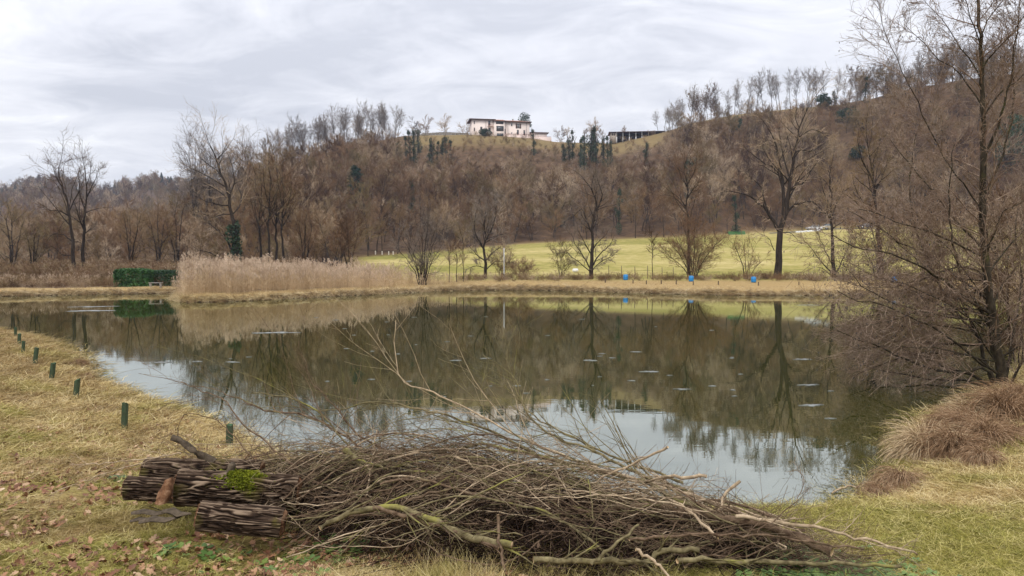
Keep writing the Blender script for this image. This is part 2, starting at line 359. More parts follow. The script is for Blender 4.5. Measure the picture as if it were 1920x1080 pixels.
def terrain(x, y, sd=None):
    x = np.asarray(x, float); y = np.asarray(y, float)
    if sd is None: sd = pond_sd(x, y)
    r = np.hypot(x, y); az = np.clip(np.arctan2(x, y), -1.05, 1.05); px = 960 + F * np.tan(az); Y = r * np.cos(az)
    def nd(T): return np.interp(px, T[0], T[2]), EYE + (HOR - np.interp(px, T[0], T[1])) / F * np.interp(px, T[0], T[2])
    Yb, zb = nd(BASE); Yr, zr = nd(RIDGE); Yf, zf = nd(FAR)
    z0 = .62 + .0 * Y
    edge = np.where(Y > 40, .40, .55)
    z0 = np.where(Y > 40, .50, .58)
    zm = .95
    s1 = np.clip((Y - 82) / np.maximum(Yb - 82, 5), 0, 1) ** 1.25
    z = z0 + (zm - z0) * sm(66, 82, Y) * (sd > 0) + (zb - zm) * s1
    u = np.clip((Y - Yb) / (Yr - Yb), 0, 1); u2 = .55 * u + .45 * (u * u * (3 - 2 * u)); z = np.where(Y > Yb, zb + (zr - zb) * u2, z)
    gull = (fbm(x * .016 + 5, y * .016, 4, 9) - .47) * 14 * np.sin(np.pi * u) ** 1.0
    z = z + np.where((Y > Yb) & (Y < Yr), gull, 0)
    dip = np.where(px < 420, zr, zr - 8)
    zff = np.minimum(zf, dip + (Yf - Yr) * .35)
    zff = np.where(px < 480, zf, dip - 4)
    v = np.clip((Y - Yr - 40) / (Yf - Yr - 40), 0, 1); v = v * v * (3 - 2 * v)
    z = np.where(Y > Yr, zr + (dip - zr) * sm(Yr + 5, Yr + 60, Y), z)
    z = np.where(Y > Yr + 40, z + (zff - dip) * v, z)
    z = z + np.where((Y > Yr + 60) & (px < 480), (fbm(x * .008, y * .008, 4, 4) - .47) * 26 * np.sin(np.pi * np.clip(v, 0, .95)), 0)
    z = z - np.where(Y > Yf, (Y - Yf) * .03, 0)
    # near relief: the left bank is a low mound, the grass is hummocky
    z = z + np.where(Y < 80, (fbm(x * .35, y * .35, 4, 1) - .47) * .22 * np.clip(r / 8, .25, 1) + (fbm(x * 1.9, y * 1.9, 3, 2) - .44) * .10 * np.clip(r / 5, 0, 1), 0)
    z = z + .42 * np.exp(-(((x + 4.75) / .75) ** 2 + ((y - 11.2) / .75) ** 2)) * (sd > 0)      # mossy mound on the shore
    # pond: shore profile
    w = np.where(Y > 36, .62, 1.55) * (1 + .5 * (fbm(x * .9, y * .9, 2, 6) - .47)); lip = np.where(Y > 36, .65, .25)
    k = sm(0, 1, sd / w)
    k = lip * np.minimum(k * 1.7, 1) + (1 - lip) * sm(0, 3.2 * w, sd)
    zz = -.04 + (z + .04) * k
    zz = np.where(sd < 0, -.04 - .55 * sm(0, 1.6, -sd), zz)
    return np.where(sd < 30, zz, z)

AZ = np.concatenate([np.linspace(-math.pi, -.86, 60)[:-1], np.linspace(-.86, -.62, 40)[:-1], np.linspace(-.62, .62, 430), np.linspace(.62, .86, 40)[1:], np.linspace(.86, math.pi, 60)[1:-1]])
RR = [.3]
while RR[-1] < 1120:
    r = RR[-1]; RR.append(r + (r * .02 + .03 if r < 5 else .085 if r < 9 else r * .0115 if r < 44 else .36 if r < 78 else r * .014 if r < 460 else r * .04))
RR = np.array(RR)
A_, R_ = np.meshgrid(AZ, RR); GX, GY = np.sin(A_) * R_, np.cos(A_) * R_
SD = pond_sd(GX, GY); GZ = terrain(GX, GY, SD)
nA, nR = len(AZ), len(RR)
V = np.stack([GX, GY, GZ], -1).reshape(-1, 3); V = np.concatenate([V, [[0, 0, .6]]])
i = (np.arange(nR - 1)[:, None] * nA); j = np.arange(nA)[None]; j2 = (j + 1) % nA
Fq = np.stack([i + j, i + nA + j, i + nA + j2, i + j2], -1).reshape(-1, 4)[:, ::-1]
g = Geo(); g.add(V, Fq); g.f[3].append(np.stack([np.full(nA, len(V) - 1), np.arange(nA), (np.arange(nA) + 1) % nA], -1)[:, ::-1]); g.m[3].append(np.zeros(nA))

m, t = newmat('ground'); M_GROUND = m
at_ = t.n('ShaderNodeAttribute', attribute_name='zone'); zs = t.n('ShaderNodeSeparateColor', {0: at_.outputs['Color']}).outputs
f, b, c = grass_colour(t)
fine = t.noise(t.mapping(pos(t), (1, 1, 1)), 38, 4, .7)
straw = t.ramp(t.math('ADD', t.math('MULTIPLY', c, .5), t.math('MULTIPLY', fine, .5)), [(.33, (.08, .05, .02)), (.46, (.26, .17, .07)), (.6, (.50, .37, .17))])
green = t.ramp(fine, [(.3, (.06, .065, .012)), (.7, (.30, .26, .06))])
gcol = t.mix(t.ramp(f, [(.485, 0.0), (.60, .8)]), straw, green)
p2 = pos(t); mn = t.noise(t.mapping(p2, (.02, .05, .05)), 1, 6, .6, .3); mn2 = t.noise(p2, .6, 5, .7)
mead = t.ramp(t.math('ADD', t.math('MULTIPLY', mn, .55), t.math('MULTIPLY', mn2, .45)), [(.36, (.14, .135, .032)), (.45, (.255, .228, .058)), (.53, (.36, .30, .105)), (.64, (.50, .40, .19))])
ln = t.noise(p2, .35, 6, .7); lit = t.ramp(ln, [(.3, (.05, .03, .016)), (.6, (.13, .08, .045)), (.8, (.20, .13, .075))])
mud_undercut = t.ramp(t.noise(p2, 3.5, 5, .7), [(.35, (.018, .011, .006)), (.55, (.065, .038, .02)), (.7, (.18, .11, .055))])
gcol = t.mix(b, gcol, (.10, .055, .028)); gc = t.mix(zs[0], gcol, mead); gc = t.mix(zs[1], gc, lit); gc = t.mix(zs[2], gc, mud_undercut)
surf(t, gc, .95, .08, t.math('ADD', c, fine), .5, .03)
gr_o = g.build('ground', M_GROUND, smooth=True); tag(gr_o, 'straw coloured grass banks, meadow and wooded hillside round the pond', 'ground', kind='structure')
# zones
r_ = np.hypot(GX, GY); az = np.clip(np.arctan2(GX, GY), -1.05, 1.05); PX = 960 + F * np.tan(az); YY = r_ * np.cos(az)
Yb = np.interp(PX, BASE[0], BASE[2]); Yr = np.interp(PX, RIDGE[0], RIDGE[2])
mz = sm(74, 80, YY) * (1 - sm(Yb - 2, Yb + 4, YY)) * sm(620, 700, PX)
hz_ = sm(Yb - 2, Yb + 4, YY); hz_ = np.maximum(hz_, sm(2.6, 4.0, SD) * (YY > 50) * (1 - sm(620, 700, PX)))
u_ = (YY - Yb) / (Yr - Yb)
clear = sm(.66, .76, u_ + .10 * (fbm(GX * .05, GY * .05, 3, 8) - .5)) * sm(740, 800, PX) * (1 - sm(1230, 1270, PX)) * (YY < Yr + 50)
clear *= .48
clear = np.maximum(clear, sm(.93, .97, u_) * sm(1240, 1290, PX) * (1 - sm(1560, 1600, PX)) * .8)
mz = np.maximum(mz, clear * .9); hz_ = hz_ * (1 - clear * .85)
bz = (1 - sm(.10, .50, SD + .35 * (fbm(GX * 1.5, GY * 1.5, 3, 5) - .5))) * np.where(YY > 36, 1, .75)  # bare mud margin; on the far bank it also paints the dark undercut
ca = gr_o.data.color_attributes.new('zone', 'FLOAT_COLOR', 'POINT')
cc = np.stack([mz, hz_, bz, np.ones_like(mz)], -1).reshape(-1, 4); cc = np.concatenate([cc, [[0, 0, 0, 1]]])
ca.data.foreach_set('color', cc.astype(np.float32).ravel())

# pond water
m, t = newmat('pond_water'); M_WATER = m
p = pos(t)
w1 = t.noise(t.mapping(p, (.5, 1.6, 1)), 1.2, 4, .6); w2 = t.noise(t.mapping(p, (3, 9, 1)), 1.0, 3, .5)
bmp = t.n('ShaderNodeBump', {'Height': t.math('ADD', w1, t.math('MULTIPLY', w2, .25)), 'Strength': .014, 'Distance': .05})
murk = t.ramp(t.noise(p, .12, 4, .6), [(.3, (.032, .037, .004)), (.7, (.054, .056, .008))])
dif = t.n('ShaderNodeBsdfDiffuse', {'Color': murk}); gl = t.n('ShaderNodeBsdfGlossy', {'Color': (.86, .90, .86, 1), 'Roughness': .0, 'Normal': bmp.outputs[0]})
fr = t.n('ShaderNodeFresnel', {'IOR': 2.7, 'Normal': bmp.outputs[0]})
mx = t.n('ShaderNodeMixShader', {0: t.math('MULTIPLY_ADD', fr.outputs[0], .70, .31), 1: dif.outputs[0], 2: gl.outputs[0]})
t.link(mx.outputs[0], t.n('ShaderNodeOutputMaterial').inputs[0])
g = Geo(); g.add([(-70, 2, 0), (60, 2, 0), (60, 78, 0), (-70, 78, 0)], [(0, 1, 2, 3)])
tag(g.build('water', M_WATER), 'still murky pond mirroring the hillside and sky', 'pond', kind='structure')

def find_Y(px, py, y0=84., y1=420.):
    """distance at which the ground shows at this height in view"""
    Ys = np.linspace(y0, y1, 340); xs = (px - 960) / F * Ys; z = terrain(xs, Ys); pr = HOR - (z - EYE) / Ys * F
    k = np.flatnonzero(pr <= py); return float(Ys[k[0]]) if len(k) else float(Ys[pr.argmin()])

def hit(px, py, smax=70.):
    """where the sight line first meets the ground"""
    r_ = ray(px, py); r_ = r_ / r_[1]; Ys = np.geomspace(2.5, smax, 260); z = terrain(r_[0] * Ys, Ys); k = np.flatnonzero(EYE + r_[2] * Ys <= z)
    Y_ = Ys[k[0]] if len(k) else smax; return np.array([r_[0] * Y_, Y_, float(terrain(np.array([r_[0] * Y_]), np.array([Y_]))[0])])
# ------------------------------------------------------------------ scatter with geometry nodes (only for uncountable stuff)
def scatter(name, proto, P, rot, scl, label, cat):
    me = bpy.data.meshes.new(name); P = np.asarray(P, np.float32); me.vertices.add(len(P)); me.vertices.foreach_set('co', P.ravel())
    a = me.attributes.new('rot', 'FLOAT_VECTOR', 'POINT'); a.data.foreach_set('vector', np.asarray(rot, np.float32).ravel())
    a = me.attributes.new('scl', 'FLOAT_VECTOR', 'POINT'); s = np.asarray(scl, np.float32); s = np.repeat(s[:, None], 3, 1) if s.ndim == 1 else s
    a.data.foreach_set('vector', s.ravel())
    me.update()
    for m_ in proto.data.materials: me.materials.append(m_)
    o = bpy.data.objects.new(name, me); C.objects.link(o)
    ng = bpy.data.node_groups.new(name, 'GeometryNodeTree')
    ng.interface.new_socket('Geometry', in_out='INPUT', socket_type='NodeSocketGeometry'); ng.interface.new_socket('Geometry', in_out='OUTPUT', socket_type='NodeSocketGeometry')
    N = ng.nodes; L = ng.links; gi = N.new('NodeGroupInput'); go = N.new('NodeGroupOutput'); ip = N.new('GeometryNodeInstanceOnPoints'); oi = N.new('GeometryNodeObjectInfo')
    oi.inputs['Object'].default_value = proto; oi.inputs['As Instance'].default_value = True
    for nm, sk in (('rot', 'Rotation'), ('scl', 'Scale')):
        na = N.new('GeometryNodeInputNamedAttribute'); na.data_type = 'FLOAT_VECTOR'; na.inputs['Name'].default_value = nm
        if nm == 'rot':
            er = N.new('FunctionNodeEulerToRotation'); L.new(na.outputs['Attribute'], er.inputs[0]); L.new(er.outputs[0], ip.inputs[sk])
        else: L.new(na.outputs['Attribute'], ip.inputs[sk])
    L.new(gi.outputs[0], ip.inputs['Points']); L.new(oi.outputs['Geometry'], ip.inputs['Instance']); L.new(ip.outputs[0], go.inputs[0])
    md = o.modifiers.new('scatter', 'NODES'); md.node_group = ng
    tag(o, label, cat, kind='stuff'); return o
def rz(n): return np.stack([np.zeros(n), np.zeros(n), rng.random(n) * 6.283], 1)

# ------------------------------------------------------------------ bare tree prototypes for wood and skyline
def wood_tree(h, spread, n1, n2, n3, lean=.0, w=.03, low=.25, up=.10, stems=1, r=.16):
    """returns (trunk mesh geo, crown geo) rooted at the origin"""
    tr, cr = Geo(), Geo()
    d = np.stack([rng.normal(size=stems) * (.05 if stems == 1 else .28), rng.normal(size=stems) * (.05 if stems == 1 else .28), np.ones(stems)], 1)
    P, R = walk(np.zeros((stems, 3)) + rng.normal(size=(stems, 3)) * [.25, .25, 0] * (stems > 1), d, np.full(stems, h) * (1 - .25 * rng.random(stems) * (stems > 1)), np.full(stems, r), 7, .06, .03, .12)
    P[:, 0, 2] -= .6
    tr.tube(P, R, 5)
    P1, R1 = subpath(P, R, n1, low, .95, .75, spread, 5, .16, up, .55, .45, .25)
    R1 = np.minimum(R1, .055); tr.tube(P1, R1, 3)
    P2, R2 = subpath(P1, R1, n2, .2, 1, .6, .55, 4, .2, .06, .6, .4, .3)
    cr.tube(P2, np.clip(R2, w * .5, .028), 2)
    P3, _ = subpath(P2, R2, int(n3 * 1.25), .15, 1, .55, .85, 3, .18, .12, .6, .3, .35, lmin=.55)
    P3b, _ = subpath(P1, R1, n3, .5, 1, .6, .4, 3, .2, .06, .6, .3, .35, lmin=.6)
    P3 = np.concatenate([P3, P3b])
    cr.tri_twigs(P3[:, 0], P3[:, 1] * .5 + P3[:, 2] * .5, np.full(len(P3), w))
    return tr, cr
KINDS = []
for k, args in enumerate([dict(h=12.5, spread=.42, n1=13, n2=8, n3=15, low=.25), dict(h=11, spread=.5, n1=12, n2=8, n3=16, low=.2, w=.032), dict(h=14, spread=.34, n1=15, n2=7, n3=14, low=.35, up=.16),
                          dict(h=8.5, spread=.6, n1=7, n2=6, n3=12, low=.08, stems=3, r=.09, w=.026), dict(h=15, spread=.33, n1=18, n2=9, n3=16, low=.33, up=.26, w=.0115), dict(h=10, spread=.5, n1=14, n2=7, n3=16, low=.15, w=.03)]):
    rng = np.random.default_rng(100 + k)
    tr, cr = wood_tree(**args)
    KINDS.append((tr.mesh('trunk', M_FTRUNK, True), cr.mesh('crown', M_TWIG if k not in (4,) else M_TWIG_G)))
    J = Geo(); J.v = tr.v + [v for v in cr.v]; off = tr.n
    J.f[4] = tr.f[4] + [x + off for x in cr.f[4]]; J.f[3] = tr.f[3] + [x + off for x in cr.f[3]]
    J.m[4] = [np.zeros(len(x)) for x in tr.f[4]] + [np.ones(len(x)) for x in cr.f[4]]; J.m[3] = [np.zeros(len(x)) for x in tr.f[3]] + [np.ones(len(x)) for x in cr.f[3]]
    J.n = tr.n + cr.n
    KINDS[-1] += (J.build('bare_tree_source', [M_FTRUNK, M_TWIG if k not in (4,) else M_TWIG_G], link=False),)
def put_tree(k, x, y, s, label, group, name='bare_tree', sink=.2):
    z = float(terrain(np.array([x]), np.array([y]))[0]) - sink
    o = empty(name, (x, y, z), rng.random() * 6.283, s); o.scale = (s, s, s * (.9 + .25 * rng.random()))
    inst('trunk', KINDS[k][0], o); inst('crown', KINDS[k][1], o)
    return tag(o, label, 'tree', group)

rng = np.random.default_rng(11)
# candidate spots on the hillside, jittered grid in plan
def candidates(pxa, pxb, ya, yb, step):
    xs = np.arange(-500, 520, step); ys = np.arange(ya, yb, step); X, Y = np.meshgrid(xs, ys); X = X + rng.uniform(-.5, .5, X.shape) * step; Y = Y + rng.uniform(-.5, .5, Y.shape) * step
    X, Y = X.ravel(), Y.ravel(); px = 960 + F * X / Y; k = (px > pxa) & (px < pxb); return X[k], Y[k], px[k]
X, Y, px = candidates(-500, 2500, 84, 400, 5.0)
Yb = np.interp(px, BASE[0], BASE[2]); Yr = np.interp(px, RIDGE[0], RIDGE[2]); u = (Y - Yb) / (Yr - Yb)
nz = fbm(X * .03, Y * .03, 3, 21)
hill = (u > 0.0) & (u < 1.0)
clearing = (px > 745) & (px < 1250) & (u > .68)
bare_top = (px > 1240) & (px < 1590) & (u > .86)
left = (px < 640) & (Y > 88 + 14 * nz) & (u <= 0.0)
keep = (hill & ~clearing & ~bare_top) | left
keep |= (u >= 1.0) & (Y < Yr + 22) & ((px < 740) | (px > 1600))
keep &= ~((px > 440) & (px < 745) & (u > .86) & (rng.random(len(px)) < .72))
keep &= ~((px > 745) & (px < 1250) & (u > .34) & (rng.random(len(px)) < np.interp(u, [.34, .44, .52], [.3, .9, .99])))
X, Y, px, u, Yr = X[keep], Y[keep], px[keep], u[keep], Yr[keep]
EXC = []
for q_, yb_, hw_, dn in ((668, 385, 17, 60), (773, 400, 12, 40), (1001, 292, 8, 40), (1160, 440, 8, 20), (1380, 425, 9, 25), (1295, 380, 9, 40), (1052, 425, 7, 25), (1545, 210, 14, 30), (1588, 275, 20, 40), (1610, 325, 18, 40)):
    Y_ = find_Y(q_, yb_); EXC.append((q_, hw_, Y_ - dn, Y_ + 3))
for q_, hw_, a_, b_ in EXC:
    k_ = ~((np.abs(px - q_) < hw_) & (Y > a_) & (Y < b_)); X, Y, px, u, Yr = X[k_], Y[k_], px[k_], u[k_], Yr[k_]; keep_idx = np.flatnonzero(keep); keep[keep_idx[~k_]] = False
Z = terrain(X, Y)
# the ones that show largest: hill foot and left wood edge (front rows)
front = ((u >= 0) & (u < .07) & (px > 560)) | ((px <= 640) & (Y < 110))
ks = rng.choice([0, 1, 2, 3, 5, 3], len(X)); ks = np.where((u > .75) & (rng.random(len(X)) < .45), 4, ks)
sc = rng.uniform(.72, 1.08, len(X)); sc = np.where(u < .04, sc * .78, sc); sc *= np.interp(u, [.35, .6, .8, 1.0], [1, .85, .62, .5]); sc = np.where((px > 745) & (px < 1250) & (u > .25), sc * .78, sc); sc = np.where(u >= 1, .8, sc); sc = sc * np.interp(px, [340, 480], [.66, 1]); sc = np.where(left[keep] & (Y < 125), sc * .72, sc); sc = np.where(left[keep] & (px > 350), sc * 1.05, sc)
idx = np.flatnonzero(front & (px > -120) & (px < 2050)); rng.shuffle(idx)
ind = set(idx[:170].tolist())
for i_ in sorted(ind):
    if px[i_] < 640: lb, gpn = 'bare brown tree in the front rows of the wood left of the meadow', 'bare trees along the edge of the left wood'
    else: lb, gpn = 'bare brown tree in the front rows of the wood above the meadow', 'bare trees along the foot of the hill'
    put_tree(int(ks[i_]), X[i_], Y[i_], float(sc[i_]), lb, gpn)
rest = np.array([i_ for i_ in range(len(X)) if i_ not in ind])
P_, K_, S_ = np.stack([X, Y, Z - .2], 1)[rest], ks[rest], sc[rest]
# far wooded hills at the left
Xf, Yf, pf = candidates(-500, 520, 400, 900, 11.5); Zf = terrain(Xf, Yf); kf = rng.choice([0, 1, 2, 5], len(Xf))
P_ = np.concatenate([P_, np.stack([Xf, Yf, Zf - .3], 1)]); K_ = np.concatenate([K_, kf]); S_ = np.concatenate([S_, rng.uniform(.75, 1.15, len(Xf))])
words = ['broad crowned', 'spreading', 'slim upright', 'many stemmed low', 'tall grey', 'bushy']
for k in range(6):
    q = K_ == k
    if q.sum(): scatter('woodland', KINDS[k][2], P_[q], rz(q.sum()), np.stack([S_[q], S_[q], S_[q] * rng.uniform(.85, 1.15, q.sum())], 1), 'mass of bare %s trees covering the hillside' % words[k], 'woodland')

rng = np.random.default_rng(44)
Xs, Ys_, ps = candidates(745, 1600, 200, 345, 3.2); Ybs = np.interp(ps, BASE[0], BASE[2]); Yrs = np.interp(ps, RIDGE[0], RIDGE[2]); us = (Ys_ - Ybs) / (Yrs - Ybs)
k_ = (us > .38) & (us < .97) & (rng.random(len(ps)) < np.where(ps < 1250, np.interp(us, [.4, .72, .86], [.95, .6, .04]), .5)); Xs, Ys_ = Xs[k_], Ys_[k_]
scatter('hill_scrub', KINDS[3][2], np.stack([Xs, Ys_, terrain(Xs, Ys_) - .4], 1), rz(len(Xs)), rng.uniform(.14, .32, len(Xs)), 'low bare scrub on the open slope below the villa and crest', 'scrub')
# skyline trees, one by one
rng = np.random.default_rng(5)
def skyline(p0, p1, n, ha, hb, label, group, kinds=(4, 2), dy=(-8, 10)):
    for q in np.linspace(p0, p1, n):
        q = q + rng.normal() * (p1 - p0) / n * .3
        Y = np.interp(q, RIDGE[0], RIDGE[2]) + rng.uniform(*dy); x = (q - 960) / F * Y
        k = int(rng.choice(kinds)); h = {4: 15, 2: 14, 0: 12.5, 1: 11, 3: 8.5, 5: 10}[k]
        put_tree(k, x, Y, rng.uniform(ha, hb) / h, label, group)
skyline(345, 530, 13, 11, 16, 'bare tree on the falling skyline of the hill at the left', 'skyline trees left of the villa')
skyline(535, 745, 34, 12, 16, 'tall slim bare tree in the skyline row left of the villa', 'skyline row left of the villa', (4,))
skyline(770, 868, 4, 8, 10.5, 'small bare tree behind the retaining wall left of the villa', 'small trees behind the retaining wall', (1, 5), (12, 20))
skyline(1050, 1130, 5, 7, 10, 'small bare tree on the brow between villa and barn', 'small trees between villa and barn', (1, 2), (2, 12))
skyline(1170, 1180, 1, 9, 9.1, 'lone bare tree rising behind the barn roof', None, (1,), (24, 25))
skyline(1235, 1345, 17, 9, 14, 'bare tree on the rising skyline just right of the barn', 'skyline trees right of the barn', (4, 4, 0))
skyline(1345, 1560, 17, 11.5, 15.5, 'bare tree in the open row along the bald crest', 'open row of trees on the bald crest', (4,))
skyline(1580, 1960, 30, 8, 14, 'bare tree on the wooded skyline behind the alder', 'skyline trees on the right hand hill', (4, 4, 0))

# ------------------------------------------------------------------ ivy clad trees, conifer and other evergreens
def leafy(geo, ctr, rad, n, size, zsq=1.0, mi=0):
    d = rng.normal(size=(n, 3)); d /= np.linalg.norm(d, axis=1, keepdims=True); rr = rad * (.55 + .5 * rng.random(n) ** .5)
    geo.cards(ctr + d * rr[:, None] * [1, 1, zsq], size * rng.uniform(.6, 1.3, n), mi)
def ivy_source(h, w):
    a, b, c = Geo(), Geo(), Geo()
    P, R = walk(np.zeros((1, 3)), np.array([[.03, 0, 1.]]), np.array([h]), np.array([.2]), 8, .04, .03, .3); a.tube(P, R, 6)
    for k in range(26):
        f = rng.random(); i = f * 6.99; q = P[0, int(i)] * (1 - i % 1) + P[0, int(i) + 1] * (i % 1)
        leafy(b, q + rng.normal(size=3) * [w * .4, w * .4, .2], w * (1.05 - .5 * f) * rng.uniform(.6, 1.15), 60, .32, 1.4)
    P1, R1 = subpath(P, R, 12, .45, 1, .7, .28, 5, .15, .1, .5); a.tube(P1, R1, 3)
    P2, R2 = subpath(P1, R1, 8, .2, 1, .6, .6, 3, .2, .05, .6); c.tri_twigs(P2[:, 0], P2[:, -1], np.full(len(P2), .03))
    P3, R3 = subpath(P2, R2, 6, .2, 1, .6, .7, 3, .2, .05, .6); c.tri_twigs(P3[:, 0], P3[:, -1], np.full(len(P3), .025))
    return a.mesh('trunk', M_TRUNK, True), b.mesh('ivy', M_IVY), c.mesh('crown', M_TWIG)
IVY = [ivy_source(11, .95), ivy_source(12.5, .8), ivy_source(10, 1.2)]
def ivy_tree(px, ytop, ybot, Yd, label, group=None, k=None, lean=0.0):
    Yd = find_Y(px, ybot)
    p = at(px, ybot, Yd); z = float(terrain(np.array([p[0]]), np.array([p[1]]))[0])
    top = at(px, ytop, Yd)[2]; h = max(top - z + .3, 6.5); k = int(rng.integers(3)) if k is None else k; s = h / (11, 12.5, 10)[k]
    o = empty('ivy_tree', (p[0], p[1], z - .3), rng.random() * 6, 1); o.scale = (max(s, 1.0), max(s, 1.0), s * 1.08); o.rotation_euler[1] = lean
    for n, me in zip(('trunk', 'ivy', 'crown'), IVY[k]): inst(n, me, o)
    tag(o, label, 'tree', group); return o
rng = np.random.default_rng(31)
for q, yt, yb, Yd in [(1088, 266, 316, 300), (1096, 256, 320, 305), (1104, 248, 316, 308), (1112, 245, 318, 310), (1120, 245, 314, 308), (1132, 258, 312, 305), (1139, 262, 314, 302), (1146, 264, 310, 300)]:
    ivy_tree(q, yt, yb, Yd, 'dark ivy column in the close cluster left of the barn', 'ivy clad trunks left of the barn')
for q, yt, yb, Yd in [(1060, 272, 304, 300), (1068, 262, 302, 302), (1074, 250, 300, 304)]:
    ivy_tree(q, yt, yb, Yd, 'ivy clad trunk standing between the villa annex and the ivy cluster', 'ivy trunks below the annex')
for q, yt, yb, Yd in [(812, 262, 310, 290), (820, 270, 306, 292), (828, 264, 305, 296), (836, 258, 300, 298), (846, 268, 304, 296), (805, 275, 312, 288)]:
    ivy_tree(q, yt, yb, Yd, 'ivy covered trunk on the slope below the retaining wall', 'ivy trunks below the retaining wall')
for q, yt, yb, Yd, ln in [(762, 262, 312, 285, 0), (770, 252, 308, 287, .1), (776, 248, 308, 289, .16), (748, 268, 308, 290, 0), (784, 245, 290, 305, 0)]:
    ivy_tree(q, yt, yb, Yd, 'leaning ivy covered trunk near the left end of the retaining wall', 'ivy trunks at the end of the wall', lean=ln)
ivy_tree(1001, 248, 292, 305, 'slim dark ivy tree standing right in front of the villa annex joint')
ivy_tree(1208, 270, 312, 290, 'ivy covered trunk on the slope below the barn right end')
ivy_tree(1160, 365, 440, 198, 'ivy ringed trunk at the hill foot right of the wide bushy tree', k=1)
ivy_tree(1052, 390, 425, 205, 'short ivy wrapped trunk in the wood above the meadow')
ivy_tree(1295, 300, 380, 260, 'ivy clad tree in the wood below the barn end')
ivy_tree(1380, 375, 440, 212, 'ivy wrapped trunk behind the great oak left side')
ivy_tree(773, 340, 400, 235, 'ivy stump tree in the middle of the wooded slope')
ivy_tree(1622, 150, 195, 288, 'gnarled ivy clad tree standing up on the right skyline')
ivy_tree(1568, 172, 205, 300, 'short ivy clad tree at the right end of the bald crest')

def evergreen(name, px, ytop, ybot, Yd, wpx, label, mat, cat='tree', n=2600, lumps=26, leaf=.4, trunk=True, zs=None):
    p = at(px, ybot, Yd); z = zs if zs is not None else float(terrain(np.array([p[0]]), np.array([p[1]]))[0]); top = at(px, ytop, Yd)[2]; h = max(top - z, 1.0); w = wpx / F * Yd / 2
    o = empty(name, (p[0], p[1], z)); a, b = Geo(), Geo(); lo = .25 if trunk else .1
    if trunk:
        P, R = walk(np.zeros((1, 3)), np.array([[0, 0, 1.]]), np.array([h * .8]), np.array([h * .03]), 6, .05, 0, .3); a.tube(P, R, 6)
        P1, R1 = subpath(P, R, 9, .3, 1, .8, .45, 4, .15, .1, .5); a.tube(P1, R1, 3); a.build('trunk', M_TRUNK, o, True)
    for k in range(lumps):
        f = rng.random(); q = np.array([0, 0, h * (lo + (1 - lo) * f)]); a_ = rng.random() * 6.28; rr = w * math.sqrt(max(0, 1 - (2 * f - .9) ** 2)) * rng.uniform(.3, .85)
        leafy(b, q + [rr * math.cos(a_), rr * math.sin(a_), 0], w * rng.uniform(.25, .5), n // lumps, leaf, .75)
    b.build('crown' if trunk else 'foliage', mat, o)
    return tag(o, label, cat)
rng = np.random.default_rng(8)
evergreen('evergreen_tree', 985, 211, 245, 362, 34, 'broad evergreen tree rising behind the right end of the villa roof', M_IVY, leaf=.6, zs=55)
evergreen('evergreen_bush', 910, 243, 270, 322, 24, 'round dark evergreen bush in front of the villa', M_IVY, 'bush', trunk=False, leaf=.4, zs=None)
for q, yt, w_, Yd, lb in [(1545, 178, 30, 296, 'dark evergreen clump under the end of the bald crest'), (1588, 245, 40, 275, 'green evergreen thicket on the steep slope behind the great oak'), (1610, 300, 34, 250, 'low dark green bush on the slope right of the great oak'),
                          (1898, 215, 70, 225, 'bright green bushy evergreen half hidden by the alder'), (1380, 258, 26, 290, 'dark holly on the steep slope left of the great oak top')]:
    y0 = at(q, 0, Yd); zg = float(terrain(np.array([y0[0]]), np.array([y0[1]]))[0]); yb_ = HOR - (zg - EYE) / Yd * F
    yt = min(yt, yb_ - 24)
    evergreen('evergreen_bush', q, yt, yb_, Yd, w_, lb, M_IVY if q != 1898 else M_HEDGE2, 'bush', trunk=False, leaf=.5, n=3200)
# the lone cedar on the slope
Yc = find_Y(668, 385); p = at(668, 385, Yc); zc = float(terrain(np.array([p[0]]), np.array([p[1]]))[0]); hC = at(668, 313, Yc)[2] - zc
o = empty('cedar_tree', (p[0], p[1], zc)); a, b = Geo(), Geo()
P, R = walk(np.zeros((1, 3)), np.array([[.02, 0, 1.]]), np.array([hC]), np.array([.3]), 8, .02, 0, .1); a.tube(P, R, 6)
P1, R1 = subpath(P, R, 40, .22, .99, 1.35, .30, 5, .06, -.02, .4, .78, .2); a.tube(P1, R1, 3); a.build('trunk', M_TRUNK, o, True)
for k in range(len(P1)):
    for f in (1, 2, 3, 4):
        n = 26; c_ = P1[k, f] + rng.normal(size=(n, 3)) * [.55, .55, .14]; c_[:, 2] -= .1; b.cards(c_, .5 * rng.uniform(.6, 1.3, n), aspect=.5)
b.build('crown', M_PINE, o); tag(o, 'lone dark cedar among bare trees halfway up the slope', 'tree')
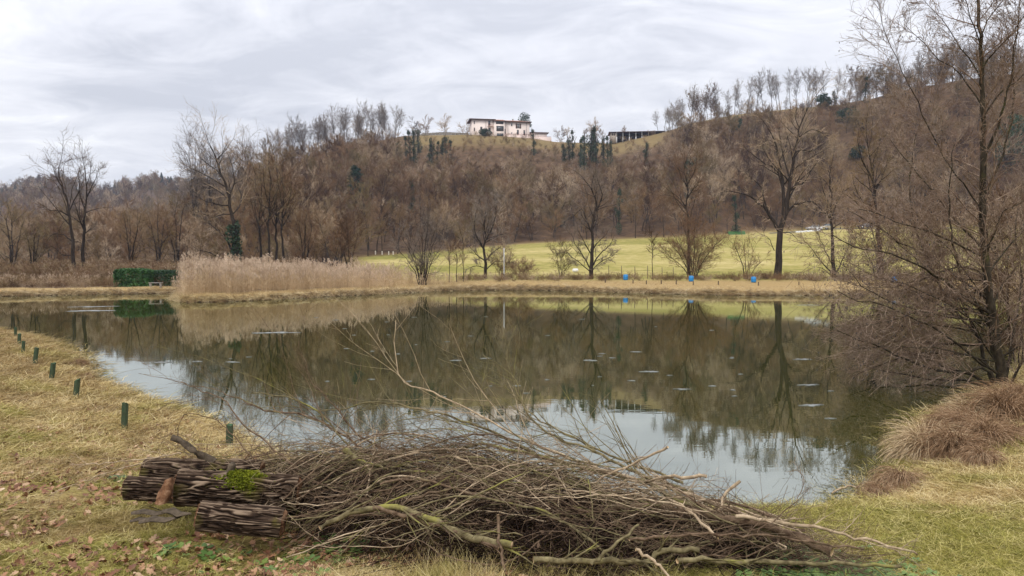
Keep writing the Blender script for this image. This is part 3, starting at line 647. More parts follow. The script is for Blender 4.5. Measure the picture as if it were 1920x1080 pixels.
# conifers on the far left hill
for q, yt, Yd in [(22, 345, 780), (30, 338, 785), (72, 326, 790), (84, 330, 790), (96, 334, 792), (60, 334, 788), (303, 322, 750), (296, 330, 752), (282, 336, 750), (215, 342, 745), (228, 340, 745), (244, 338, 748), (258, 338, 750), (270, 338, 750)]:
    p = at(q, 360, Yd); zc = float(terrain(np.array([p[0]]), np.array([p[1]]))[0]); h = max(at(q, yt, Yd)[2] - zc, 9)
    if q == 22:
        a, b = Geo(), Geo(); a.tube(np.array([[[0, 0, 0], [0, 0, .5], [0, 0, 1.]]]), np.array([[.02, .015, .004]]), 5)
        for k in range(16):
            f = k / 16; n = 55; an = rng.random(n) * 6.28; rr = (1 - f) * .22 * rng.random(n) ** .5; b.cards(np.stack([rr * np.cos(an), rr * np.sin(an), .12 + .86 * f + rng.normal(size=n) * .02 - rr * .3], 1), .06)
        CM = (a.mesh('trunk', M_TRUNK), b.mesh('crown', M_PINE))
    o = empty('conifer', (p[0], p[1], zc - .5)); o.scale = (h * 1.25, h * 1.25, h)
    inst('trunk', CM[0], o); inst('crown', CM[1], o)
    tag(o, 'dark conifer on the crest of the distant blue hill' + (' at the frame edge' if q < 120 else ' above the low wood'), 'tree', 'conifers at the frame edge of the far hill' if q < 120 else 'conifers on the far hill above the low wood')

rng = np.random.default_rng(66)
J = Geo(); J.tube(np.array([[[0, 0, 0], [0, 0, 6.], [0, 0, 12.]]]), np.array([[.25, .18, .05]]), 5)
for k in range(14):
    f = k / 14; n = 45; an = rng.random(n) * 6.28; rr = (1 - f) * 3.2 * rng.random(n) ** .5; J.cards(np.stack([rr * np.cos(an), rr * np.sin(an), 1.5 + 10.5 * f - rr * .3], 1), .9, 1)
FC = J.build('far_conifer_source', [M_TRUNK, M_PINE], link=False)
Xf, Yf, pf = candidates(-300, 350, 640, 850, 9.0); k_ = (fbm(Xf * .012, Yf * .012, 3, 40) + .12 * ((pf < 110) | ((pf > 235) & (pf < 340))) > .52); Xf, Yf = Xf[k_], Yf[k_]
scatter('far_conifers', FC, np.stack([Xf, Yf, terrain(Xf, Yf) - .3], 1), rz(len(Xf)), rng.uniform(.55, 1.15, len(Xf)), 'dark evergreen patches on the distant blue hills', 'woodland')

# ------------------------------------------------------------------ villa
Yv = 338.0; U = Yv / F / 9.6
def vx(X): return (X - 225) * U
def vz(Zy): return (655 - Zy) * U
M_PINK = plain('pink_render', (.83, .72, .66), .85, .15, .05, .6); M_PINKD = plain('pink_plinth', (.70, .56, .50), .85, .15, .08, .6)
M_ROOF = plain('roof_tile', (.34, .16, .10), .85, .1, .18, 1.5); M_EAVE = plain('eave_wood', (.10, .05, .035), .8, .1, .2, 2)
M_SHUT = plain('shutter_brown', (.10, .05, .035), .6, .3, .15, 3); M_RAIL = plain('rail_red', (.25, .07, .05), .6, .3, .1, 3); M_STONE = plain('wall_stone', (.30, .27, .23), .9, .1, .25, 1.2)
M_WHITE = plain('white_frame', (.70, .70, .70), .5, .4, .05, 3)
m, t = newmat('window_glass'); M_GLASS = m; surf(t, (.05, .065, .075), .08, .8)
pv = at(883.4, 258.2, Yv)
villa = empty('villa', pv, math.radians(9)); tag(villa, 'long pink villa with red tiled hipped roof on the hilltop', 'house')
D = 10.0
g = Geo(); g.box((vx(238), 0, vz(655) - 3), (vx(635), D, vz(322))); g.build('wall', M_PINK, villa)
g = Geo(); g.box((vx(635), -1.2, vz(655) - 3), (vx(825), D, vz(352))); g.build('wall', M_PINK, villa)
g = Geo(); g.box((vx(825), .3, vz(655) - 3), (vx(1290), D, vz(348))); g.build('wall', M_PINK, villa)
g = Geo(); g.box((vx(1330), 1.5, vz(695) - 4), (vx(1620), 9, vz(522))); g.build('annex_wall', M_PINK, villa)
g = Geo(); g.box((vx(820), -2.2, vz(655) - 3), (vx(1312), .25, vz(605))); g.build('terrace_wall', M_PINKD, villa)
g = Geo(); g.box((vx(1312) + .02, -1.6, vz(695) - 3), (vx(1680), 1.45, vz(620))); g.build('terrace_wall', M_PINKD, villa)
def rail(x0, x1, z0, z1, y):
    g = Geo(); g.box((x0, y - .04, z1 - .09), (x1, y + .04, z1)); g.box((x0, y - .03, z0), (x1, y + .03, z0 + .05))
    n = max(2, int((x1 - x0) / .35))
    for k in range(n + 1):
        x = x0 + (x1 - x0 - .04) * k / n; g.box((x, y - .015, z0 + .05), (x + .03, y + .015, z1 - .09))
    g.build('railing', M_RAIL, villa)
rail(vx(820), vx(1275), vz(605), vz(583), -2.1); rail(vx(1330), vx(1670), vz(620), vz(604), -1.5)
def hip(x0, x1, y0, y1, ze, zr, ov, hl, hr):
    g = Geo(); a, b, c, d = x0 - ov, x1 + ov, y0 - ov, y1 + ov; ym = (c + d) / 2
    top = [(a, c, ze), (b, c, ze), (b, d, ze), (a, d, ze), (a + hl, ym, zr), (b - hr, ym, zr)]
    g.add(top, [(0, 1, 5, 4), (2, 3, 4, 5)]); g.add(top, [(3, 0, 4), (1, 2, 5)])
    g.box((a, c, ze - .22), (b, d, ze - .003), 1)
    r = g.build('roof', [M_ROOF, M_EAVE], villa)
    # courses of ridge tiles
    return r
r1 = hip(vx(225), vx(630), -.1, D, vz(318), vz(276), .9, 4.0, .9)
hip(vx(640), vx(820), -1.3, D - .2, vz(346), vz(285), .6, 2.0, .5)
r3 = hip(vx(800) + .4, vx(1290), .2, D + .1, vz(342), vz(287), .9, 1.5, 4.5)
hip(vx(1335), vx(1625), 1.4, 9.1, vz(516), vz(485), .7, .7, 2.5)
for X, par, zt in ((262, r1, 282), (1018, r3, 262)):
    g = Geo(); x = vx(X); g.box((x - .28, D * .55, vz(345)), (x + .28, D * .55 + .6, vz(zt))); g.box((x - .36, D * .55 - .08, vz(zt) + .003), (x + .36, D * .55 + .68, vz(zt) + .14)); g.build('chimney', M_STONE, par)
def window(X0, X1, Z0, Z1, y, kind='dark', mull=1, hz=0):
    x0, x1, z0, z1 = vx(X0), vx(X1), vz(Z1), vz(Z0); fm = {'dark': M_SHUT, 'white': M_WHITE, 'steel': M_SHUT}[kind]
    g = Geo(); w = .09
    g.box((x0, y - .07, z0), (x0 + w, y + .02, z1)); g.box((x1 - w, y - .07, z0), (x1, y + .02, z1)); g.box((x0 + w, y - .065, z0), (x1 - w, y + .02, z0 + w)); g.box((x0 + w, y - .065, z1 - w), (x1 - w, y + .02, z1))
    for k in range(mull): xm = x0 + (x1 - x0) * (k + 1) / (mull + 1); g.box((xm - .04, y - .06, z0 + w), (xm + .04, y + .02, z1 - w))
    for k in range(hz): zm = z0 + (z1 - z0) * (k + 1) / (hz + 1); g.box((x0 + w, y - .055, zm - .035), (x1 - w, y + .015, zm + .035))
    wn = g.build('window', fm, villa); g = Geo(); g.box((x0 + .02, y - .025, z0 + .02), (x1 - .02, y - .01, z1 - .02)); g.build('pane', M_GLASS, wn)
for a in [(273, 291, 360, 410, 0), (273, 293, 475, 540, 0), (388, 427, 455, 522, 0), (533, 572, 345, 430, 0), (535, 576, 470, 527, 0), (820, 850, 475, 565, .3), (1057, 1092, 490, 577, .3), (1178, 1208, 492, 582, .3)]:
    window(*a[:4], a[4])
window(668, 802, 362, 406, -1.2, 'steel', 4); window(674, 806, 440, 532, -1.2, 'steel', 3, 1); window(684, 802, 572, 622, -1.2, 'steel', 1)
window(1064, 1104, 378, 462, .3, 'white'); window(948, 976, 370, 428, .3, 'white', 0); window(952, 976, 535, 562, .3, 'white', 0)
for X0, X1 in ((1036, 1062), (1106, 1134)):
    g = Geo(); g.box((vx(X0), .2, vz(464)), (vx(X1), .29, vz(376))); 
    for k in range(10): z = vz(464) + .15 + k * .2; g.box((vx(X0) + .06, .17, z), (vx(X1) - .06, .197, z + .11))
    g.build('shutter', M_SHUT, villa)
g = Geo(); g.box((vx(525), -1.0, vz(446)), (vx(625), -.003, vz(438))); bal = g.build('balcony', M_PINKD, villa)
rail(vx(525), vx(622), vz(438), vz(414), -.95)
for X, y in ((490, -.03), (893, .27), (1232, .27)):
    g = Geo(); g.tube(np.array([[[vx(X), y - .05, vz(640)], [vx(X), y - .05, vz(350)]]]), np.array([[.06, .06]]), 6); g.build('drainpipe', M_SHUT, villa)

# retaining wall left of the villa: coursed blocks with a coping
wl = [at(q, y, 338) for q, y in ((740, 262), (790, 250), (830, 247.5), (878, 250))]
wo = empty('retaining_wall', wl[0]); tag(wo, 'long grey retaining wall on the brow left of the villa', 'wall')
g = Geo(); gc_ = Geo()
for a, b in zip(wl[:-1], wl[1:]):
    a = a - wl[0]; b = b - wl[0]; n = 6
    for k in range(n):
        p, q = a + (b - a) * k / n, a + (b - a) * (k + 1) / n - [.06, 0, 0]
        for c_ in range(5):
            dy = rng.uniform(-.04, .04); g.box((p[0] + rng.uniform(0, .05), dy, p[2] - 4.2 + c_ * .8), (q[0], .5, p[2] - 4.2 + c_ * .8 + .77))
        gc_.box((p[0], -.12, p[2] - .19), (q[0] + .06, .6, p[2] + .02))
g.build('block_courses', M_STONE, wo); gc_.build('coping', M_STONE, wo)

# open barn
bo = empty('barn', at(1145, 265.5, 336), math.radians(-4)); tag(bo, 'open two storey barn with pale pillars and a long brown roof', 'barn')
BU = 336 / F / 9.6
def bx(X): return (X - 430) * BU
def bz(Z): return (440 - Z) * BU
M_BARNW = plain('barn_wall', (.42, .36, .30), .9, .1, .15, 1); M_BARND = plain('barn_dark', (.05, .036, .028), .85, .1, .2, 2); M_BROOF = plain('barn_roof', (.17, .10, .08), .85, .1, .2, 1.5)
g = Geo(); g.box((bx(430), 0, bz(470)), (bx(530), 9, bz(285))); g.build('end_wall', M_BARNW, bo)
g = Geo(); g.box((bx(530) + .01, 6, bz(470)), (bx(1345), 9, bz(268))); g.build('back_wall', M_BARND, bo)  # dark open interior put into the colour of back wall and floor
g = Geo(); g.box((bx(530) + .01, .1, bz(352)), (bx(1345), 5.98, bz(344))); g.build('upper_floor', M_BARND, bo)
g = Geo(); g.box((bx(1345) + .01, 0, bz(470)), (bx(1385), 9, bz(275))); g.build('end_wall', M_BARNW, bo)
for X in (538, 648, 762, 878, 985, 1100, 1215):
    g = Geo(); g.box((bx(X) - .14, 0, bz(352) + .1), (bx(X) + .14, .3, bz(268))); g.box((bx(X) - .18, -.03, bz(470)), (bx(X) + .18, .32, bz(352) - .1)); g.build('pillar', M_WHITE if X < 1000 else M_BARNW, bo)
g = Geo(); a_ = [(bx(392), -1, bz(300)), (bx(1400), -1, bz(266)), (bx(1400), 10, bz(266)), (bx(392), 10, bz(300)), (bx(450), 4.5, bz(240)), (bx(1370), 4.5, bz(246))]
a_[0] = (bx(395), -1, bz(272)); a_[3] = (bx(395), 10, bz(272))
g.add(a_, [(0, 1, 5, 4), (2, 3, 4, 5), (1, 0, 3, 2)]); g.add(a_, [(3, 0, 4), (1, 2, 5)]); g.build('roof', M_BROOF, bo)
for X in (460, 492):
    g = Geo(); g.box((bx(X) - .25, -.02, bz(335)), (bx(X) + .25, .02, bz(295))); g.build('window', M_BARND, bo)
# ------------------------------------------------------------------ trees along the far bank and the wood edge, limb by limb
def zg(x, y): return float(terrain(np.array([x]), np.array([y]))[0])
def hero(name, label, Yd, limbs, subs=(7, 6, 7), trunk_mat=None, twig_mat=None, w=.012, seed=0, group=None, up=.05, ang=.75, l1=.34, cat='tree', swing=.16, lmin=.8, extra=None, dense=1.35):
    """limbs: (pixel points at distance Yd, start radius, end radius); every limb leaves the picture plane by its own angle"""
    global rng; rng = np.random.default_rng(1000 + seed)
    tm = trunk_mat or M_TRUNK; wm = twig_mat or M_TWIG
    b0 = limbs[0][0][0]; base = at(b0[0], b0[1], Yd); base[2] = zg(base[0], base[1])
    o = empty(name, base); tr, cr = Geo(), Geo(); paths = []
    for li, (pts, ra, rb) in enumerate(limbs):
        p0 = np.array(pts[0], float); dep = 0 if li == 0 else rng.uniform(-1, 1) * .55
        off = 0.
        if li:  # start depth: nearest point on earlier limbs
            best = 1e9
            for (pp, yy) in paths:
                dd = np.linalg.norm(pp - p0, axis=1); k = dd.argmin()
                if dd[k] < best: best = dd[k]; off = yy[k]
        px_ = np.array(pts, float); L = np.r_[0, np.cumsum(np.linalg.norm(np.diff(px_, axis=0), axis=1))] / F * Yd
        yy = off + dep * L; W3 = np.array([at(a, b, Yd + y_) for (a, b), y_ in zip(px_, yy)]) - base
        if li == 0 or pts[0][1] > b0[1] - 6: W3[0, 2] = -.3
        K = max(6, min(18, int(L[-1] / Yd * 90) + 5)); Q = resample(W3, K)
        wob = (L[-1] / K) * .07; Q[1:-1] += rng.normal(size=(K - 2, 3)) * wob
        rr = ra + (rb - ra) * np.linspace(0, 1, K) ** .8
        if li == 0: rr[0] *= 1.35; rr[1] *= 1.06
        tr.tube(Q[None], rr[None], 9 if ra > .12 else 6)
        pf = np.array([np.interp(np.linspace(0, L[-1], K), L, px_[:, 0]), np.interp(np.linspace(0, L[-1], K), L, px_[:, 1])]).T
        paths.append((pf, np.interp(np.linspace(0, L[-1], K), L, yy)))
        t0 = .45 if li == 0 else .15
        n1 = max(3, int(subs[0] * dense * (L[-1] / 6) ** .6))
        P1, R1 = subpath(Q[None], rr[None], n1, t0, 1, ang, l1, 6, .14, up, .5, .3, .3, lmin=lmin); R1 = np.maximum(R1, w * 1.2)
        Pc, Rc = walk(Q[-1:][None][0], (Q[-1] - Q[-2])[None], np.array([L[-1] * .22 + .4]), np.array([rb]), 6, .12, up)
        P1 = np.concatenate([P1, Pc]); R1 = np.concatenate([R1, Rc]); tr.tube(P1, R1, 4)
        P2, R2 = subpath(P1, R1, subs[1], .15, 1, .7, .55, 5, .18, up * .6, .6, .35, .3, lmin=.5); cr.tube(P2, np.maximum(R2, w * .9), 3)
        P3, R3 = subpath(P2, R2, subs[2], .1, 1, .65, .6, 4, .2, .04, .6, .3, .3, lmin=.35)
        cr.tube(P3, np.maximum(R3, w * .8) * np.linspace(1, .5, 4), 2)
    if extra: extra(tr, cr, base)
    tr.build('trunk', tm, o, True); cr.build('crown', wm, o)
    return tag(o, label, cat, group)

hero('oak_tree', 'great dark bare oak with thick trunk on the far bank', 82, [
    ([(1456, 524), (1459, 480), (1462, 440), (1467, 415), (1473, 398), (1478, 368), (1485, 318), (1491, 286), (1496, 250), (1504, 225), (1512, 208)], .44, .05),
    ([(1461, 432), (1455, 424), (1439, 398), (1422, 381), (1404, 367), (1390, 363), (1377, 360)], .24, .04),
    ([(1439, 396), (1432, 372), (1427, 350), (1411, 335)], .13, .03),
    ([(1470, 408), (1469, 360), (1467, 335), (1463, 302), (1452, 265), (1437, 235)], .24, .04),
    ([(1467, 352), (1459, 324), (1446, 312), (1433, 306), (1404, 284)], .13, .03),
    ([(1473, 402), (1488, 386), (1502, 381), (1522, 378), (1540, 392)], .16, .03),
    ([(1481, 355), (1495, 346), (1508, 342), (1524, 316)], .11, .025),
    ([(1489, 288), (1503, 280), (1520, 284), (1547, 268)], .08, .02),
    ([(1495, 258), (1508, 250), (1524, 243), (1543, 250)], .07, .02),
    ([(1479, 330), (1468, 290), (1462, 254), (1460, 222)], .10, .02),
    ([(1499, 240), (1492, 222), (1494, 206)], .05, .02), ([(1463, 300), (1474, 272), (1478, 240)], .07, .02),
    ([(1461, 436), (1480, 436), (1486, 440), (1493, 447)], .06, .02), ([(1452, 470), (1444, 452), (1436, 442), (1425, 438)], .05, .02),
    ([(1452, 268), (1440, 262), (1430, 268)], .04, .015)], subs=(5, 5, 6), seed=1, l1=.26, lmin=1.0)
hero('bushy_tree', 'bare tree with leaning double stem and wide low twigs on the far bank', 80, [
    ([(1108, 520), (1109, 490), (1112, 455), (1110, 425), (1117, 395), (1116, 370), (1107, 352), (1098, 340)], .26, .04),
    ([(1112, 440), (1100, 415), (1092, 392), (1076, 405)], .12, .03), ([(1117, 395), (1126, 380), (1128, 360), (1122, 342)], .12, .03),
    ([(1108, 505), (1092, 478), (1080, 460), (1072, 440)], .10, .02), ([(1109, 500), (1126, 475), (1142, 460), (1150, 446)], .10, .02), ([(1107, 510), (1088, 492), (1074, 484), (1062, 470)], .07, .02),
    ([(1110, 470), (1124, 452), (1136, 440)], .08, .02), ([(1110, 480), (1096, 455), (1086, 436)], .08, .02), ([(1107, 512), (1124, 492), (1145, 482)], .06, .02), ([(1115, 372), (1120, 350), (1112, 330)], .06, .02)],
     subs=(8, 7, 8), seed=2, l1=.34, twig_mat=M_TWIG_G)
hero('bushy_tree', 'rounded bare tree behind the right end of the reeds', 82, [
    ([(911, 524), (910, 495), (908, 465), (911, 445), (908, 420), (910, 400)], .22, .04), ([(909, 470), (897, 450), (889, 428), (891, 408)], .12, .03), ([(911, 450), (921, 430), (929, 408), (930, 380)], .12, .03),
    ([(910, 490), (892, 476), (880, 462)], .08, .02), ([(911, 488), (928, 470), (944, 462)], .09, .02), ([(911, 505), (895, 498), (882, 502)], .05, .02), ([(912, 505), (930, 490), (952, 492)], .06, .02), ([(909, 430), (902, 400), (900, 375)], .07, .02)],
     subs=(8, 7, 9), seed=3, l1=.36, twig_mat=M_TWIG_G)
def multi(label, Yd, cx, yb, yt, half, n, seed, name='many_stemmed_shrub', ra=.06, w=.01, subs=(7, 6, 6), tm=None, wm=None, cat='shrub', group=None, tilt=.6):
    r = np.random.default_rng(seed); L = []
    for k in range(n):
        f = (k + .5) / n * 2 - 1 + r.normal() * .12; top = yt + abs(f) ** 1.6 * (yb - yt) * .3 + r.uniform(0, .25) * (yb - yt)
        x1 = cx + f * half; L.append(([(cx + f * half * .12 + r.normal() * 1.2, yb), (cx + f * half * .3, yb + (top - yb) * .35), (cx + f * half * .62, yb + (top - yb) * .7), (x1, top)], ra * r.uniform(.6, 1.2), ra * .2))
    return hero(name, label, Yd, L, subs=subs, seed=seed, w=w, twig_mat=wm, trunk_mat=tm, cat=cat, group=group, l1=.3)
multi('pale multi stemmed willow rising out of the right part of the reeds', 70, 792, 532, 400, 44, 11, 41, wm=M_TWIG_G, w=.011)
multi('dense pinkish bush with many stems behind the second blue barrel', 82, 1300, 522, 415, 52, 15, 42, subs=(8, 8, 8))
multi('low wide bush just left of the great oak trunk', 80, 1401, 522, 438, 34, 6, 43, ra=.045, subs=(6, 6, 6))
multi('leafless bush left of the wide bushy tree', 80, 1052, 520, 455, 26, 6, 44, ra=.04, subs=(6, 6, 5))
multi('low russet bush between the reeds and the wide bushy tree', 79, 980, 523, 500, 20, 9, 45, ra=.02, wm=M_SEDGE, subs=(6, 8, 8))
multi('leafless bush right of the rounded tree', 81, 940, 522, 470, 24, 6, 48, ra=.03)
multi('sprawling bush behind the end of the dry bank under the alder twigs', 79, 1650, 522, 400, 60, 12, 46, subs=(8, 7, 7))
multi('brushy hazel clump at the right edge of the meadow', 86, 1740, 520, 380, 60, 12, 47, subs=(8, 7, 7))
multi('brushy thicket behind the alder near the frame edge', 80, 1860, 530, 380, 80, 14, 49, subs=(8, 7, 7))
for k, (q, yb, yt, Yd, lb) in enumerate([(1223, 519, 440, 80, 'thin sapling left of the dense pinkish bush'), (945, 522, 470, 78, 'thin sapling right of the rounded tree'), (856, 524, 465, 74, 'thin dark sapling at the right end of the reeds'),
                                          (868, 524, 450, 75, 'second thin dark sapling at the right end of the reeds'), (842, 526, 470, 74, 'third thin sapling standing inside the right end of the reeds')]):
    hero('sapling', lb, Yd, [([(q, yb), (q + 1, (yb + yt) / 2), (q - 1, yt)], .05, .015)], subs=(14, 5, 5), seed=60 + k, l1=.35, lmin=.6)
hero('tall_tree', 'tall slender tree rising behind the dense pinkish bush', 90, [
    ([(1291, 520), (1292, 470), (1290, 420), (1288, 380), (1290, 350), (1284, 320), (1288, 295)], .22, .03), ([(1290, 400), (1276, 380), (1260, 368), (1240, 366)], .08, .02), ([(1289, 372), (1300, 352), (1312, 340)], .08, .02), ([(1288, 350), (1278, 330), (1268, 310)], .07, .02), ([(1290, 345), (1302, 320), (1306, 300)], .06, .02)], seed=4, subs=(8, 6, 7))
hero('meadow_tree', 'bare tree with a straight trunk right of the great oak', 84, [
    ([(1566, 522), (1562, 480), (1560, 440), (1558, 400), (1560, 370), (1556, 340), (1558, 315)], .26, .04), ([(1563, 515), (1540, 490), (1525, 470), (1512, 455)], .10, .02), ([(1564, 505), (1548, 470), (1536, 445), (1528, 425)], .08, .02),
    ([(1566, 515), (1578, 490), (1588, 468), (1592, 448)], .10, .02), ([(1560, 400), (1575, 370), (1585, 345)], .09, .02), ([(1559, 390), (1545, 362), (1538, 335)], .09, .02), ([(1566, 518), (1545, 505), (1525, 500)], .06, .02)], seed=5, twig_mat=M_TWIG, subs=(8, 7, 8))
hero('dark_tree', 'dark trunked tree right of the white car seen through alder twigs', 92, [
    ([(1650, 520), (1649, 470), (1646, 420), (1640, 370), (1637, 330), (1630, 290), (1626, 262)], .36, .05), ([(1638, 340), (1622, 310), (1612, 285), (1608, 262)], .14, .03), ([(1640, 360), (1655, 330), (1664, 300)], .14, .03), ([(1644, 400), (1620, 380), (1602, 365)], .1, .03), ([(1634, 310), (1646, 285), (1650, 258)], .08, .02)], seed=6, subs=(7, 7, 8))
# left wood edge
hero('twin_tree', 'tall left tree of the bare pair behind the far left bank', 78, [
    ([(141, 534), (139, 500), (136, 460), (133, 420), (130, 395), (124, 370), (116, 350), (110, 330), (113, 305)], .25, .03), ([(131, 405), (112, 396), (95, 394), (86, 392)], .10, .02), ([(137, 455), (120, 440), (102, 438), (92, 446)], .07, .02),
    ([(130, 395), (140, 375), (150, 352), (146, 328)], .09, .02), ([(116, 350), (104, 330), (98, 310)], .07, .02), ([(134, 425), (124, 412), (114, 425)], .04, .02), ([(137, 478), (118, 478), (108, 470), (97, 462)], .05, .02)], seed=7, group=None, subs=(5, 6, 6))
hero('twin_tree', 'right tree of the bare pair behind the far left bank', 80, [
    ([(158, 534), (157, 500), (157, 460), (158, 430), (160, 395), (163, 365), (162, 340), (158, 315)], .24, .03), ([(158, 432), (148, 405), (141, 385), (136, 372)], .10, .02), ([(157, 440), (166, 432), (173, 428)], .06, .02), ([(163, 370), (172, 350), (180, 335), (184, 322)], .08, .02), ([(160, 395), (150, 365), (147, 340)], .08, .02), ([(162, 350), (168, 330), (170, 310)], .06, .02)], seed=8, subs=(5, 6, 7), twig_mat=M_TWIG_G)
for k, (q, yb, yt, Yd, hw, lb) in enumerate([(24, 520, 395, 86, 22, 'ragged tree at the left frame edge'), (62, 518, 430, 88, 18, 'leaning dark trunk between frame edge and bare pair'), (245, 500, 388, 98, 22, 'dark forked tree above the clipped hedge left end'), (298, 505, 395, 98, 18, 'dark forked tree above the clipped hedge middle'),
                                              (332, 500, 372, 100, 20, 'dark forked tree above the clipped hedge right end'), (572, 520, 396, 95, 22, 'two stemmed dark tree behind the middle of the reeds'), (655, 520, 440, 110, 16, 'small pale tree where reeds meet the meadow')]):
    multi(lb, Yd, q, yb, yt, hw, 3, 80 + k, name='forked_tree', ra=.17, w=.014, subs=(7, 6, 7), cat='tree')
def ivy_extra(tr, cr, base): pass
ob = hero('crooked_tree', 'big crooked tree with a bare twisted crown and ivy on its stem behind the reeds', 84, [
    ([(441, 520), (442, 490), (443, 460), (441, 430), (434, 400), (428, 370), (424, 345), (414, 325), (408, 300), (400, 282), (392, 268)], .36, .04), ([(437, 470), (424, 450), (412, 436), (400, 424), (390, 418)], .13, .03),
    ([(430, 385), (410, 384), (396, 380), (385, 378), (376, 372)], .10, .02), ([(424, 345), (416, 330), (396, 312), (372, 292)], .10, .02), ([(441, 505), (420, 488), (400, 476), (376, 470)], .14, .03), ([(428, 370), (438, 345), (436, 315), (428, 290)], .10, .02), ([(408, 300), (418, 285), (424, 272)], .06, .02), ([(434, 402), (416, 402), (398, 408), (384, 402)], .07, .02)], seed=9, subs=(5, 6, 6))
g = Geo(); rng = np.random.default_rng(3)
for k in range(22): leafy(g, np.array([rng.normal() * .25, rng.normal() * .25, .5 + k * .26]), .55 * rng.uniform(.6, 1.2), 70, .3, 1.4)
g.build('ivy', M_IVY, ob)
for k, (q, yt, Yd) in enumerate([(488, 318, 92), (504, 300, 90), (518, 310, 93), (530, 330, 92)]):
    hero('tall_tree', ('leftmost', 'second', 'third', 'rightmost')[k] + ' dark trunk in the tight row of four behind the reeds', Yd, [
        ([(q, 520), (q + 1, 470), (q - 1, 420), (q + 2, 370), (q, yt)], .20, .03), ([(q, 430), (q - 12, 400), (q - 18, 370)], .08, .02), ([(q, 410), (q + 12, 380), (q + 16, 350)], .08, .02), ([(q + 1, 390), (q - 8, 350), (q - 10, 322)], .07, .02)],
         seed=70 + k, group='row of four dark trunks behind the reeds', subs=(7, 6, 7))
# taller light crowned trees above the left skyline
for k, (q, yb, yt, Yd, lb) in enumerate([(365, 420, 272, 150, 'pale spreading tree top left on the falling ridge'), (395, 420, 262, 152, 'tallest spreading tree top on the falling ridge'), (455, 400, 266, 160, 'pale tree top right of the crooked tree crown')]):
    multi(lb, Yd, q, yb, yt, 24, 5, 90 + k, name='spreading_tree', ra=.16, w=.02, wm=M_TWIG_G, subs=(8, 7, 7), cat='tree')

# ------------------------------------------------------------------ reeds, hedge, bench, barrels, stakes, fence, cars, road
rng = np.random.default_rng(17)
g = Geo(); pg_n = 9
P, R = walk(rng.normal(size=(pg_n, 3)) * [.14, .14, 0], np.stack([rng.normal(size=pg_n) * .07 + .03, rng.normal(size=pg_n) * .07, np.ones(pg_n)], 1), rng.uniform(1.7, 2.4, pg_n), np.full(pg_n, .007), 4, .03, 0, .6); g.tube(P, R, 2)
L1, LR = subpath(P, R, 4, .15, .85, .55, .25, 3, .15, -.25, 1.0, .1, .3); g.tube(L1, np.full(LR.shape, .008) * [1, .8, .2], 2)
nA_ = len(P)
for k in range(nA_):
    if k % 3 == 0: continue
    n = 30; f = rng.random(n)[:, None]; c_ = P[k, -1] * (1 - f) + (P[k, -1] + (P[k, -1] - P[k, -2]) * .12 + [.12, 0, .26]) * f; g.cards(c_ + rng.normal(size=(n, 3)) * .035, .09, 1, aspect=.4)
REED = g.build('reed_source', [M_REED, M_PLUME], link=False)
n = 16000; x = rng.uniform(-32, 2, n); y = rng.uniform(47, 84, n); q = 960 + F * x / y; sd = pond_sd(x, y)
dens = np.interp(q, [325, 350, 640, 760, 860, 900], [.7, 1, 1, .55, .35, 0]); front_ = sd > np.interp(q, [325, 350, 400, 700, 900], [.15, .5, 1.1, 1.2, 1.3])
k = (q > 322) & (q < 890) & front_ & (rng.random(n) < dens) & (sd < np.interp(q, [330, 700, 900], [14, 13, 7])) & ((y > 50) | (q < 1000)); x, y, q = x[k], y[k], q[k]
hsc = np.interp(q, [322, 335, 350, 420, 520, 640, 700, 760, 840, 890], [.4, .6, 1.05, 1.0, .88, .84, .76, .62, .42, .3]) * rng.uniform(.75, 1.12, len(q)) * np.interp(y, [47, 62, 80], [1.0, 1.1, 1.15])
hsc *= .92 + .3 * (fbm(x * .35, y * .35, 3, 12) - .3)
hsc *= .80; k = rng.random(len(x)) < .45 + .35 * (fbm(x * .5, y * .5, 3, 14) > .5); x, y, hsc = x[k], y[k], hsc[k] * rng.uniform(.5, 1.15, k.sum()) * (.55 + .95 * fbm(x[k] * 1.1, y[k] * 1.1, 3, 19))
scatter('reeds', REED, np.stack([x, y, terrain(x, y) - .03], 1), rz(len(x)) + rng.normal(size=(len(x), 3)) * [.07, .07, 0], np.stack([hsc * .95, hsc * .95, hsc], 1), 'tall pale dry reeds with feathery plumes on the low spit', 'reeds')
# reeds and rough growth behind the far left bank
n = 4200; x = rng.uniform(-64, -24, n); y = rng.uniform(58, 78, n); q = 960 + F * x / y; sd = pond_sd(x, y); k = (q < 330) & (sd > 4.5) & (rng.random(n) < np.where(q < 215, .12, .06)); x, y = x[k], y[k]
scatter('dry_weeds', REED, np.stack([x, y, terrain(x, y) - .03], 1), rz(len(x)), rng.uniform(.2, .5, len(x)), 'low dry weeds behind the far left bank', 'weeds')
